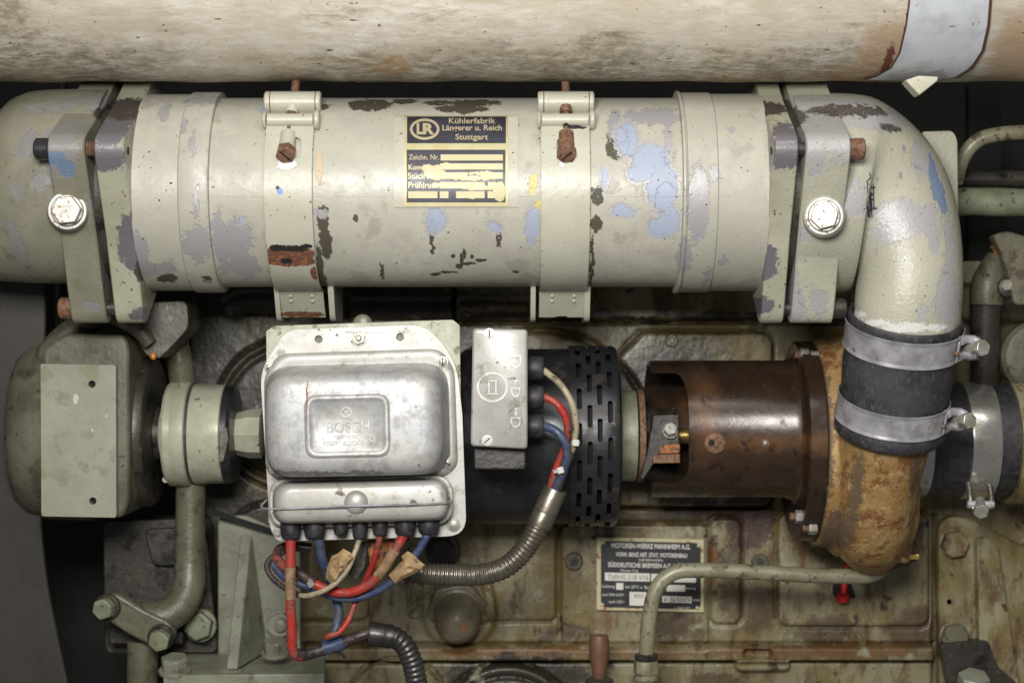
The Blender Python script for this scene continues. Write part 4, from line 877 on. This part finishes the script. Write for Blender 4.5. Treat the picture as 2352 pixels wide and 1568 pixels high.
oi = lambda g: rpoly([(606 + g, 862 + g * .6), (640 + g * .6, 812 + g), (1012 - g * .6, 800 + g), (1044 - g, 846 + g * .6), (1052 - g, 1070 - g), (1020, 1096 - g), (640, 1106 - g), (610 + g, 1080 - g)], 26, 6)
a = MB(); a.stack([(oi(0), 153), (oi(0), 148), (oi(5), 141), (oi(14), 139), (oi(22), 141)], False, True); part('raised_shoulder', a, m_alu, vr, ang=60)
cv = lambda x0, y0, x1, y1, r: rt(rrect(x0, y0, x1, y1, r, 8))
a = MB(); a.stack([(cv(610, 836, 1034, 1094, 64), 142), (cv(611, 839, 1030, 1094, 62), 132), (cv(611, 848, 1022, 1093, 64), 70), (cv(610, 852, 1016, 1092, 66), 20), (cv(612, 856, 1012, 1090, 68), 4), (cv(618, 864, 1002, 1083, 66), -8), (cv(630, 878, 990, 1070, 60), -15), (cv(650, 896, 972, 1054, 50), -18)], False, True)
cover = part('cover', a, m_cover, vr, ang=70)
a = MB(); a.stack([(cv(699, 904, 897, 1051, 30), -17), (cv(702, 907, 894, 1048, 28), -22), (cv(708, 912, 888, 1043, 24), -24), (cv(713, 917, 883, 1038, 20), -22), (cv(717, 921, 879, 1034, 18), -18.6)], False, True); frame = part('label_rim', a, m_cover, cover, ang=70)
vf = lambda px, py, off: flat(-18.6)(*rot([(px, py)], ra, 830, 985)[0], off)
a = MB()
for t_, x0, y0, x1, y1, bo in (('BOSCH', 751, 965, 849, 992, .01), ('GERMANY', 775, 997, 822, 1006, 0), ('ROBERT BOSCH GMBH', 742, 1011, 858, 1021, 0)): put_text(a, t_, x0, y0, x1, y1, vf, -1, 2.6, bo)
part('embossed_lettering', a, m_cover, cover, bevel=.8)
a = MB(); a.slab(36, 1, ringfn(796, 946, 13, 12.5, 2.2, vf), -1, 2.6); a2 = MB()
part('embossed_emblem', a, m_cover, cover)
a = MB()
for q in ((790, 938, 792.4, 954), (800, 938, 802.4, 954), (790, 944.8, 802.4, 947.2)):
    lo = [vf(q[0], q[1], 0), vf(q[2], q[1], 0), vf(q[2], q[3], 0), vf(q[0], q[3], 0)]; a.loft([lo, [v + Vector((0, -2.6, 0)) for v in lo]])
part('emblem_bars', a, m_cover, cover)
lc = lambda g, r: rt(rrect(615 + g, 1096 + g, 1035 - g, 1207 - g, r, 8))
a = MB(); a.stack([(lc(-1, 44), 138), (lc(-1, 44), 120), (lc(0, 44), 118), (lc(4, 42), 118), (lc(7, 40), 119), (lc(8, 39), 112), (lc(9, 38), 74), (lc(12, 37), 58), (lc(18, 34), 50), (lc(28, 26), 47)], True, True); wc = part('wiring_cover', a, m_alu, vr, ang=60)
a = MB(); p = W(818, 1153, 47); a.lathe(p, FR, [(-3, 28), (1, 27.5), (6, 24), (10, 18), (12.5, 10), (13.5, 1)], 36); part('dome', a, m_alu, wc, ang=60)
a = MB(); a.tube([(612, 1148, 110), (602, 1158, 96), (601, 1165, 84), (612, 1168, 62), (640, 1168, 42), (818, 1161, 31), (1000, 1156, 40), (1030, 1153, 66), (1036, 1147, 100), (1030, 1140, 118)], 2.7, seg=8); part('retaining_wire', a, m_steel, vr)
for x, y, d, an, r in ((620, 844, 150, R(-35), 13), (1017, 831, 140, R(88), 14), (1027, 1063, 138, R(35), 14), (1042, 1204, 150, None, 16), (637, 1222, 150, None, 11), (628, 1078, 138, None, 12)):
    p = W(x, y, d); a = MB(); a.lathe(p, FR, [(-1, r), (2, r), (3, r * .96), (3.2, r * .8)], 28); a.lathe(p, FR, [(0, r * .74), (6, r * .72), (7, r * .6)], 24) ; b = part('base_screw', a, m_bolt, vr)
    if an is not None:
        a = MB(); dv = Vector((math.cos(an), 0, -math.sin(an))); a.bar(p + FR * 6.6 - dv * r * .66, p + FR * 6.6 + dv * r * .66, 2.6, 1.4, up=(0, -1, 0)); part('screw_slot', a, m_hole, b)
p = W(825, 776, 150); a = MB(); a.lathe(p, FR, [(0, 18), (3, 18)], 28); a.hexb(p + FR * 2, FR, 16, 12, .3); a.lathe(p + FR * 10, FR, [(0, 7.5), (12, 7), (14, 5)], 18); part('stud_nut', a, m_bolt, vr)
GL = [(668, 25, 26), (723, 26, 26), (783, 18, 18), (827, 19, 27), (873, 19, 20), (931, 26, 20), (985, 26, 18)]
for x, r, h in GL:
    p = W(x, 1206 - (x - 668) * .012, 118); a = MB(); a.lathe(p, (0, 0, -1), [(-16, r * .9), (0, r), (h * .5, r * .98), (h, r * .9), (h + 5, r * .8), (h + 7, r * .55)], 30); part('cable_gland', a, m_gland, vr, ang=60)
a = MB(); a.lathe(W(833, 744, 186), (0, -1, 0), [(0, 24), (6, 23), (10, 16)], 28); part('mount_boss', a, m_olive, vr)

# ------------------------------------------------------------------ cables
def cab(name, label, pts, r, m, cat='cable', group='cables below the voltage regulator', n=8):
    a = MB(); a.tube(pts, lambda u, L: r * (1 + .03 * math.sin(L * .11) + .02 * math.sin(L * .31 + r)), seg=16, n=n); o = part(name, a, m, None, ang=80); tag(o, label, cat, group); return o
def coat_(par, pts, r, m, nm='tape_wrap', wob=0):
    a = MB(); a.tube(pts, (lambda u, L: r + wob * math.sin(L * .35)) if wob else r, seg=16, n=8); part(nm, a, m, par, ang=80)
o = cab('power_cable', 'thick red cable hanging straight down below the leftmost gland', [(668, 1225, 118), (667, 1300, 120), (667, 1370, 126), (669, 1430, 132), (671, 1480, 140), (678, 1503, 150), (700, 1506, 165)], 12, m_red)
coat_(o, [(667, 1302, 120), (667, 1340, 122), (668, 1374, 126)], 12.7, m_tape, wob=.3)
o = cab('control_cable', 'blue cable from the second gland, running behind the loop and down', [(723, 1225, 118), (733, 1245, 122), (739, 1280, 135), (750, 1312, 160), (762, 1345, 190), (773, 1376, 205), (778, 1405, 205), (773, 1438, 200), (764, 1468, 185), (780, 1478, 180)], 12, m_blue)
o = cab('sensor_wire', 'thin beige wire from the middle gland, looping left of the red cable', [(827, 1235, 118), (822, 1248, 118), (812, 1275, 112), (793, 1315, 105), (763, 1344, 104), (728, 1362, 110), (694, 1367, 130), (658, 1352, 170), (626, 1327, 190), (613, 1300, 200), (624, 1280, 210), (650, 1268, 220)], 6.5, m_beige)
coat_(o, [(690, 1367, 133), (658, 1352, 170), (626, 1327, 190), (613, 1300, 200), (624, 1280, 210), (650, 1268, 220)], 7, m_sleeve, 'dark_sleeve')
o = cab('signal_wire', 'thin bright red wire ending in a hooked tip above the dark sleeve', [(873, 1222, 118), (870, 1245, 120), (862, 1275, 130), (850, 1310, 155), (830, 1350, 185), (814, 1388, 180), (800, 1424, 165), (780, 1450, 150), (760, 1458, 145), (751, 1463, 150)], 7.5, m_red)
o = cab('power_cable', 'thick red cable from the sixth gland, looping left in a bundle', [(928, 1222, 118), (922, 1238, 118), (908, 1262, 118), (886, 1298, 122), (868, 1322, 128), (842, 1345, 135), (803, 1360, 142), (763, 1357, 150), (723, 1340, 160), (688, 1318, 172), (653, 1300, 190), (636, 1280, 208), (642, 1262, 225), (668, 1254, 240), (715, 1258, 245)], 11.5, m_red)
coat_(o, [(908, 1262, 118), (886, 1298, 122), (868, 1322, 128)], 13, m_tape, wob=.4)
coat_(o, [(725, 1338, 157), (706, 1328, 165), (690, 1317, 170), (668, 1306, 182)], 12.6, m_sleeve, 'dark_sleeve'); coat_(o, [(636, 1280, 208), (642, 1262, 225), (668, 1254, 240), (715, 1258, 245)], 12.3, m_sleeve, 'dark_sleeve')
o = cab('control_cable', 'blue cable from the rightmost gland, looping under the red bundle', [(985, 1222, 118), (976, 1238, 118), (958, 1268, 120), (938, 1300, 128), (898, 1336, 146), (858, 1360, 156), (808, 1374, 162), (763, 1368, 166), (713, 1348, 174), (664, 1332, 185), (640, 1312, 200), (628, 1290, 215), (640, 1268, 235), (670, 1262, 250)], 9.5, m_blue)
o = cab('sleeved_cable', 'black sleeved cable bundle entering the lower conduit mouth', [(676, 1500, 150), (700, 1503, 165), (738, 1492, 180), (768, 1482, 182), (798, 1470, 180), (826, 1460, 178), (852, 1452, 185), (870, 1450, 195)], 14, m_sleeve)
coat_(o, [(744, 1488, 180), (768, 1481, 180), (790, 1473, 179)], 18, m_blue, 'blue_wrap')
# cable tie round the bundle
def tie(name, label, ctr, ax, r, m, group):
    a = MB(); p = W(*ctr); ax = Vector(ax).normalized(); a.lathe(p, ax, [(-4, r), (-4, r + 2), (4, r + 2), (4, r), (-4, r)], 24, False, False); t = part(name, a, m, None); tag(t, label, 'cable tie', group)
    a = MB(); q = p + Vector((0, -r - 2, 0)); s_ = ax.cross(Vector((0, 1, 0))).normalized(); a.bar(q - ax * 8, q + ax * 8, 16, 10, up=FR); part('tie_head', a, m, t, bevel=2)
m_tie = mat('grey_tie', c(120, 114, 106), .5); m_tiew = mat('white_tie', c(188, 186, 180), .45)
tie('cable_tie', 'dark grey cable tie round the looped red and blue bundle', (716, 1338, 164), (1, .15, .6), 16, m_tie, 'cable ties')
# paper tags
def paper(name, label, poly, d, m, amp=9, group=None):
    xs_ = [p[0] for p in poly]; ys_ = [p[1] for p in poly]; cx_, cy_ = sum(xs_) / len(xs_), sum(ys_) / len(ys_); a = MB(); n = len(poly); R_ = []
    rnd = random.Random(int(cx_))
    offs = [[rnd.uniform(-amp, amp) for _ in range(n)] for _ in range(3)]
    for q, s_ in enumerate((1, .66, .33)):
        R_.append([W(cx_ + (x - cx_) * s_, cy_ + (y - cy_) * s_, d + offs[q][i] + (amp if q == 0 else -6)) for i, (x, y) in enumerate(poly)])
    cc_ = W(cx_, cy_, d - 8); vs = [p for r in R_ for p in r] + [cc_]; vs += [v + Vector((0, 2.2, 0)) for v in vs]; m0 = 3 * n + 1; fs = []
    for q in range(2):
        for i in range(n):
            k = (i + 1) % n; f = (q * n + i, q * n + k, (q + 1) * n + k, (q + 1) * n + i); fs += [f, tuple(x + m0 for x in reversed(f))]
    for i in range(n):
        k = (i + 1) % n; f = (2 * n + i, 2 * n + k, 3 * n); fs += [f, tuple(x + m0 for x in reversed(f))]; fs.append((k, i, i + m0, k + m0))
    a.add(vs, fs); o = part(name, a, m, None, ang=20); return tag(o, label, 'paper tag', group)
paper('paper_tag', 'crumpled brown paper scrap wrapped round the beige wire', [(788, 1259), (806, 1269), (812, 1280), (803, 1295), (793, 1310), (780, 1322), (770, 1346), (762, 1341), (748, 1328), (750, 1310), (752, 1300), (762, 1276), (776, 1270)], 96, m_paper, 7, 'brown paper tags')
paper('paper_tag', 'torn brown paper scrap on the blue cable beside the conduit', [(936, 1265), (950, 1272), (958, 1282), (976, 1297), (966, 1306), (958, 1313), (940, 1322), (922, 1330), (908, 1340), (892, 1320), (906, 1306), (918, 1292), (930, 1284), (922, 1277)], 108, m_paper, 7, 'brown paper tags')
a = MB(); a.prism(rpoly([(815, 1246), (846, 1242), (838, 1300), (818, 1332), (798, 1316), (808, 1280)], 4), 190, 5); tag(part('insulation_flap', a, m_dark, None, bevel=1), 'dark torn flap hanging behind the beige and red wires', 'flap')
a = MB(); a.prism(rpoly([(842, 1240), (906, 1240), (900, 1290), (872, 1312), (850, 1300)], 8), 215, 10); tag(part('rusty_scrap_plate', a, m_orange, None, bevel=2), 'small rusty plate just below the regulator behind the red wire', 'plate')

# ------------------------------------------------------------------ conduits
def conduit(name, label, pts, r, m, m_sl, sl_at, pitch=11.0):
    P_ = smooth_path([W(*p) for p in pts], 60); Q = [P_[0]]; acc = 0
    for p in P_[1:]:
        if (p - Q[-1]).length >= 1.7: Q.append(p)
    t = bpy.data.objects.new(name, None); link(t, Q[-1] * S, None); tag(t, label, 'conduit', 'ribbed flexible metal conduits')
    def rf(u, L):
        ph = (L / pitch) % 1.0; return r + 3.0 * (math.sin(math.pi * min(ph / .78, 1)) ** .6 if ph < .78 else 0) - .6
    a = MB(); a.tube(Q, rf, seg=28, raw=True, c=True); part('ribbed_tube', a, m, t, ang=80)
    SL = [p for p in smooth_path([W(*p) for p in sl_at], 8)]; T0 = (SL[1] - SL[0]).normalized()
    a = MB(); R_o = r + 4.5; rings = []
    aa, bb = basis(T0)
    def rg_(p, q): return [p + (aa * math.cos(2 * math.pi * j / 28) + bb * math.sin(2 * math.pi * j / 28)) * q for j in range(28)]
    tot = (SL[-1] - SL[0]); e0 = SL[0]; TT = tot.normalized(); aa, bb = basis(TT); Ls = tot.length
    a.loft([rg_(e0 + TT * z, q) for z, q in ((30, R_o - 3.5), (1, R_o - 3), (0, R_o - 2), (-.5, R_o - .5), (2, R_o + .8), (Ls * .62, R_o + .4), (Ls * .63, R_o - 1), (Ls * .65, R_o), (Ls, R_o), (Ls + .5, R_o - 3))], True, True)
    part('end_sleeve', a, m_sl, t, ang=50); return t
conduit('flexible_conduit', 'ribbed grey metal conduit curving from the generator cables to the regulator loop', [(1256, 1170, 262), (1240, 1200, 262), (1218, 1242, 262), (1186, 1282, 262), (1148, 1308, 262), (1100, 1319, 258), (1040, 1320, 250), (985, 1317, 240), (930, 1308, 225)], 25, m_conduit, m_conduit, [(1276, 1122, 258), (1238, 1206, 262)])
conduit('flexible_conduit', 'dark ribbed metal conduit running down at the bottom edge', [(878, 1457, 200), (905, 1462, 202), (928, 1480, 206), (944, 1512, 212), (954, 1550, 218), (962, 1600, 225), (966, 1640, 230)], 24, m_conduit2, m_conduit2, [(846, 1454, 192), (900, 1461, 200)], pitch=13)
g2 = 'cables from the generator terminals'
o = cab('generator_cable', 'thin beige cable arching from the top terminal gland', [(1240, 846, 215), (1256, 856, 200), (1286, 882, 185), (1311, 920, 180), (1322, 965, 185), (1320, 1010, 200), (1308, 1050, 225), (1294, 1090, 240), (1280, 1125, 255), (1268, 1150, 262)], 8, m_beige, group=g2)
o = cab('generator_cable', 'red cable from the middle terminal gland, scuffed black inside its bend', [(1240, 912, 215), (1258, 914, 205), (1282, 930, 200), (1299, 958, 205), (1304, 990, 215), (1296, 1030, 235), (1282, 1065, 245), (1270, 1100, 250), (1260, 1135, 262)], 9.5, m_red, group=g2)
o = cab('generator_cable', 'blue cable from the bottom terminal gland into the grey conduit', [(1240, 978, 215), (1256, 980, 205), (1280, 992, 195), (1298, 1018, 195), (1302, 1050, 205), (1294, 1082, 222), (1282, 1108, 236), (1270, 1140, 255)], 11, m_blue, group=g2)
tie('cable_tie', 'small white cable tie on the beige cable beside the slotted cover', (1322, 1016, 200), (0, 0, 1), 9, m_tiew, 'cable ties')
tie('cable_tie', 'white cable tie round the red and blue cables above the conduit', (1287, 1078, 230), (.3, 0, -1), 18, m_tiew, 'cable ties')

# ------------------------------------------------------------------ thin pipe, copper cone, red lead
fp = thing('thin_pipe', 'thin bent cream pipe crossing in front of the maker plate', 'pipe', (1480, 1640, 520))
a = MB(); a.tube([(2028, 1306, 520), (2005, 1318, 515), (1970, 1323, 512), (1850, 1320, 510), (1700, 1312, 508), (1600, 1309, 506), (1556, 1312, 505), (1522, 1332, 505), (1502, 1365, 505), (1492, 1410, 508), (1487, 1460, 512), (1484, 1510, 516)], 17.5 * 1.13, seg=24, n=10); part('pipe_tube', a, m_pipe, fp, ang=80)
a = MB(); a.lathe(W(1484, 1500, 515), (0, 0, -1), [(0, 26), (3, 30), (14, 30), (16, 27)], 30); part('pipe_ferrule', a, m_dark, fp)
a = MB(); a.hexb(W(1483, 1546, 516), (0, 0, 1), 33, 34, .2); part('union_nut', a, m_pipe, fp, bevel=1); a = MB(); a.lathe(W(1483, 1545, 516), (0, 0, -1), [(0, 24), (8, 31), (16, 31), (20, 25), (60, 25)], 30); part('union_body', a, m_pipe, fp)
cn = thing('copper_spout', 'tapering copper brown spout above a dark collar at the bottom edge', 'spout', (1376, 1600, 600))
a = MB(); a.lathe(W(1376, 1456, 640), (0, 0, -1), [(0, 8), (2, 24), (20, 28), (60, 25), (110, 17), (130, 15)], 30); part('spout_cone', a, m_copper, cn, ang=50)
a = MB(); a.lathe(W(1376, 1556, 640), (0, 0, -1), [(0, 30), (4, 38), (20, 38), (50, 30)], 30); part('spout_collar', a, m_dark, cn)
rl = thing('red_lead', 'short bright red lead standing behind the thin pipe', 'lead', (1936, 1388, 770))
a = MB(); a.tube([(1946, 1290, 770), (1941, 1330, 765), (1937, 1370, 760)], 9, seg=12); part('red_rod', a, m_redwire, rl); a = MB(); a.lathe(W(1936, 1362, 760), (0, 0, -1), [(0, 14), (4, 18), (22, 17), (26, 10)], 20); part('red_cap', a, m_redwire, rl)
a = MB(); a.prism(rpoly([(1914, 1340), (1954, 1336), (1966, 1372), (1940, 1372), (1914, 1368)], 6), 776, 20); part('dark_socket', a, m_hole, rl)

# ------------------------------------------------------------------ left side: sheet, governor, coupling, elbow pipe, gusset
a = MB(); a.prism(rpoly([(-600, 640), (104, 640), (104, 760), (92, 1190), (106, 1330), (140, 1500), (185, 1700), (-600, 1700)], [0, 20, 60, 80, 80, 60, 0, 0], 6), 480, 18)
tag(part('side_sheet', a, m_wall, None, bevel=5), 'large dark grey curved sheet metal panel down the left edge', 'panel')
gv = thing('governor_housing', 'drum shaped grey green housing with square cover plate at the left', 'housing', (180, 1200, 500))
a = MB(); a.lx(985, 560, [(16, 60), (18, 140), (28, 178), (54, 200), (92, 208), (200, 208)], xd=430, seg=90); part('drum', a, m_house, gv, ang=60)
a = MB(); a.prism(rpoly([(96, 800), (150, 765), (286, 770), (296, 800), (296, 1150), (280, 1190), (100, 1190)], 16), 290, 260); part('square_body', a, m_house, gv, bevel=10, seg=3)
a = MB(); a.prism([rpoly([(93, 835), (266, 838), (267, 1188), (95, 1185)], 6), hl(211, 882, 8.5), hl(213, 1150, 8.5)], 262, 22); pl = part('cover_plate', a, m_plate, gv, bevel=2)
for x, y in ((211, 882), (213, 1150)):
    a = MB(); a.lathe(W(x, y, 283), FR, [(0, 10), (.5, 10)], 18); part('cover_hole', a, m_hole, pl)
a = MB(); a.lx(990, 520, [(280, 100), (284, 168), (296, 172), (330, 172), (342, 165), (346, 90)], xd=430, seg=80); part('end_cap', a, m_dark, gv, ang=40)
a = MB(); a.hexb(W(304, 1004, 352), (-.3, -1, 0), 12, 16, .2); part('cap_bolt', a, m_hub, gv)
a = MB(); a.hexb(W(398, 975, 404), (1, -.4, 0), 12, 14, .2); part('cap_bolt', a, m_hub, gv)
a = MB(); a.tube([(95, 850, 420), (120, 800, 400), (170, 755, 400), (230, 730, 420)], 30, seg=20); part('rounded_rib', a, m_house, gv, ang=80)
cp = thing('shaft_coupling', 'round grey painted shaft coupling with black rubber disc left of the regulator', 'coupling', (450, 1115, 520))
K5 = dict(xd=430, seg=84)
for nm, pr_, m in (('drive_flange', [(352, 55), (372, 62), (374, 116), (380, 120), (395, 120), (397, 118), (402, 120), (424, 120), (427, 116)], m_silver), ('rubber_disc', [(424, 104), (434, 104)], m_rubber), ('coupling_drum', [(432, 100), (434, 113), (438, 115), (505, 113), (508, 108)], m_silver),
                   ('black_ring', [(506, 100), (508, 113), (522, 113), (530, 106), (532, 60)], m_black), ('shaft_stub', [(330, 62), (358, 62)], m_dark), ('hex_hub', [(530, 48), (560, 56), (590, 56), (592, 50)], m_silver)):
    a = MB(); a.lx(996, 520, pr_, seg=84 if nm != 'hex_hub' else 8, xd=430); part(nm, a, m, cp, ang=30)
a = MB(); a.lathe(W(457, 967, 408), FR, [(0, 8), (5, 7), (6, 4)], 16); part('set_screw', a, m_hub, cp)
a = MB(); a.lathe(W(382, 1100, 470), FR, [(0, 9), (12, 8)], 16); part('drain_screw', a, m_brightbolt, cp)
a = MB(); a.prism(rpoly([(504, 1000), (520, 980), (524, 1010), (512, 1060), (504, 1060)], 4), 392, 20); part('guard_tab', a, m_olive, cp, bevel=2)
jb = thing('jointed_casting', 'dark olive casting with pointed lower tip hanging under the cooler housing', 'casting', (350, 822, 420))
a = MB(); a.prism(rpoly([(205, 700), (430, 690), (434, 752), (400, 790), (366, 824), (338, 820), (312, 776), (270, 752), (220, 726)], [8, 20, 16, 12, 14, 14, 10, 10, 8], 5), 330, 150); m_casting = mat('dark_olive_casting', c(78, 75, 63), .42, 0, (c(64, 60, 48), .01), [(T(.03, .6, .05, det=6), c(96, 92, 84), .4, .2, 0)], bump=(.6, .06)); part('casting_body', a, m_casting, jb, bevel=14, seg=3)  # one dark olive colour for body and arm
a = MB(); a.tube([(250, 722, 312), (310, 748, 305), (345, 790, 312)], [20, 24, 18], seg=20); part('casting_arm', a, m_casting, jb, ang=80)
a = MB(); a.lathe(W(352, 818, 318), (0, -.2, -1), [(-6, 8), (4, 8), (9, 3)], 18); part('amber_drip', a, m_drip, jb)
a = MB(); a.tube([(395, 760, 520), (410, 820, 520), (420, 880, 530)], 34, seg=22); part('casting_neck', a, m_olive, jb, ang=80)
fl = flange  # tube-flange lower boss already part of the cooler
pe = thing('elbow_pipe', 'olive elbow pipe with two bolted ears at lower left', 'pipe', (350, 1568, 480))
a = MB(); a.tube([(438, 1110, 545), (437, 1200, 545), (436, 1300, 540)], 34 * 1.13, seg=28); part('riser', a, m_olive, pe, ang=80)
a = MB(); a.tube([(436, 1296, 540), (434, 1340, 530), (418, 1385, 510), (380, 1415, 490), (330, 1420, 480)], [40, 41, 42, 43, 44], seg=28); part('elbow_body', a, m_olive, pe, ang=80)
a = MB(); a.prism(rpoly([(228, 1370), (262, 1358), (330, 1400), (392, 1428), (404, 1462), (372, 1494), (300, 1460), (240, 1420)], 22, 6), 436, 40); part('bolt_flange', a, m_olive, pe, bevel=8, seg=3)
for x, y, m in ((248, 1393, m_hub), (370, 1462, m_hub)):
    p = W(x, y, 436); ax_ = Vector((-.25, -1, -.05)) if x < 300 else Vector((0, -1, -.2)); a = MB(); a.lathe(p, ax_, [(-4, 34), (6, 34), (10, 30)], 28); b = part('washer', a, m_dark, pe); a = MB(); a.hexb(p + ax_.normalized() * 8, ax_, 28, 28, .3); part('bolt', a, m, b, bevel=2)
a = MB(); a.tube([(328, 1470, 520), (327, 1560, 520), (327, 1700, 520)], 40, seg=24); part('down_pipe', a, m_olive, pe, ang=80)
a = MB(); a.prism(rpoly([(236, 1195), (470, 1190), (500, 1500), (240, 1500)], 20), 640, 120); a.prism(rpoly([(330, 1215), (425, 1210), (425, 1300), (350, 1300)], 16), 618, 30); a.prism(rpoly([(250, 1440), (420, 1450), (420, 1480), (250, 1478)], 6), 560, 80)
tag(part('pump_body', a, m_dark, None, bevel=8, seg=3), 'dark oily casting behind the olive elbow pipe', 'casting')
gb = thing('gusset_bracket', 'light green welded gusset bracket with bolts at the bottom left of centre', 'bracket', (560, 1600, 560))
a = MB()
lo = [W(375, 1550, 420), W(745, 1546, 420), W(748, 1500, 640), W(395, 1500, 640)]; a.loft([lo, [v + Vector((0, 0, -60)) for v in lo]]); part('base_plate', a, m_green, gb, bevel=3)
a = MB()
e0, e1 = W(519, 1536, 440), W(545, 1536, 440); t0, t1 = W(552, 1228, 640), W(578, 1228, 640); b0, b1 = W(590, 1495, 655), W(616, 1495, 655)
a.loft([[e0, t0, b0], [e1, t1, b1]]); part('gusset', a, m_green, gb, bevel=3)
a = MB(); a.prism(rpoly([(500, 1190), (560, 1182), (690, 1235), (690, 1520), (500, 1520)], [10, 10, 10, 0, 0]), 655, 30); part('back_plate', a, m_green, gb, bevel=4)
a = MB(); a.lathe(W(530, 1540, 470), (0, 0, 1), [(0, 44), (5, 30), (9, 22)], 24); part('weld_bead', a, m_green, gb)
for x, y, d, ax_, r, h, m in ((460, 1435, 600, (0, -1, .05), 38, 32, m_hub), (645, 1434, 640, (0, -1, .05), 36, 22, m_green), (402, 1540, 455, (0, -.25, 1), 36, 34, m_green), (632, 1500, 500, (0, -.25, 1), 32, 34, m_green)):
    p = W(x, y, d); a = MB(); a.lathe(p, ax_, [(-2, r * 1.15), (5, r * 1.15), (7, r * 1.08)], 28); b = part('bolt_washer', a, m, gb); a = MB(); a.hexb(p + Vector(ax_).normalized() * 5, ax_, r, h, .35); part('bolt', a, m, b, bevel=2)
a = MB(); a.lathe(W(645, 1434, 612), FR, [(0, 18), (14, 17), (17, 12)], 22); part('stud_end', a, m_green, gb)
a = MB(); a.lathe(W(660, 1541, 470), (0, -.2, 1), [(0, 20), (1, 20)], 22); part('plate_hole', a, m_rust, gb)
a = MB(); a.bar(W(472, 1170, 600), W(640, 1225, 640), 10, 14); tag(part('stay_rod', a, m_hole, None), 'thin black slanting rod behind the regulator lower left corner', 'rod')

# dark cover cap seen left of the regulator
# ------------------------------------------------------------------ pipes at the right edge
ep = thing('bent_pipe', 'thin pale pipe arching out of the frame at the right edge', 'pipe', (2300, 400, 480))
a = MB(); a.tube([(2196, 420, 520), (2204, 385, 505), (2220, 350, 490), (2248, 322, 480), (2290, 309, 475), (2352, 304, 475), (2480, 300, 475)], 19, seg=20); part('pipe_tube', a, m_pipe, ep, ang=80)
hp = thing('cross_pipe', 'thick pale green pipe lying level behind the right elbow', 'pipe', (2280, 500, 480))
a = MB(); a.tube([(2150, 463, 520), (2240, 463, 520), (2320, 465, 520), (2500, 468, 520)], lambda u, L: 37 + .8 * math.sin(L * .05), seg=28); part('pipe_tube', a, m_hub, hp, ang=80)
a = MB(); a.tube([(2180, 412, 600), (2500, 410, 600)], 22, seg=20); tag(part('dark_rail', a, m_dark, None, ang=80), 'dark round bar behind the thick pale pipe at right', 'bar')
lv = thing('lever_linkage', 'olive fork shaped lever on a vertical rod at the right edge', 'linkage', (2280, 880, 520))
a = MB(); a.tube([(2290, 590, 520), (2278, 620, 515), (2268, 660, 512), (2266, 700, 512)], [26, 34, 42, 44, 42], seg=26); part('link_arm', a, m_olive, lv, ang=80)
a = MB(); a.tube([(2266, 690, 520), (2262, 780, 530), (2262, 900, 545)], [42, 38, 36], seg=26); part('vertical_rod', a, m_dark, lv, ang=80)
a = MB(); a.prism(rpoly([(2280, 540), (2312, 530), (2420, 560), (2420, 700), (2330, 700), (2318, 640), (2300, 580)], 12), 450, 50); part('fork_plate', a, m_olive, lv, bevel=5)
a = MB(); a.lathe(W(2313, 660, 470), FR, [(0, 26), (12, 25), (15, 20)], 26); b = part('pivot_washer', a, m_dark, lv); a = MB(); a.hexb(W(2311, 655, 458), FR, 15, 10, .2); part('pivot_bolt', a, m_bolt, b)
a = MB(); a.tube([(2284, 560, 500), (2296, 580, 500)], 13, seg=14); part('rusty_pin', a, m_orange, lv, ang=80)
a = MB(); a.lathe(W(2372, 820, 560), FR, [(0, 94), (40, 94), (52, 84), (56, 60), (58, 2)], 50); tag(part('round_cap', a, m_house, None), 'dull green round cap half cut off by the right edge', 'cap')
a = MB(); a.prism(rpoly([(2225, 190), (2300, 190), (2300, 1000), (2225, 1000)], 10), 1000, 40); tag(part('rear_post', a, m_back, None), 'dark vertical post far behind the right elbow', 'post')
a = MB(); a.tube([(140, 120, 1000), (142, 900, 1000)], 20, seg=16); tag(part('rear_tube', a, m_dark, None), 'dark vertical tube behind the left end of the cooler', 'tube')
a = MB(); a.tube([(520, 708, 700), (560, 690, 700), (640, 690, 700), (760, 690, 700)], 34, seg=20); tag(part('oily_manifold', a, m_dark, None, ang=80), 'black oily manifold pipe under the left strap clamp', 'pipe')
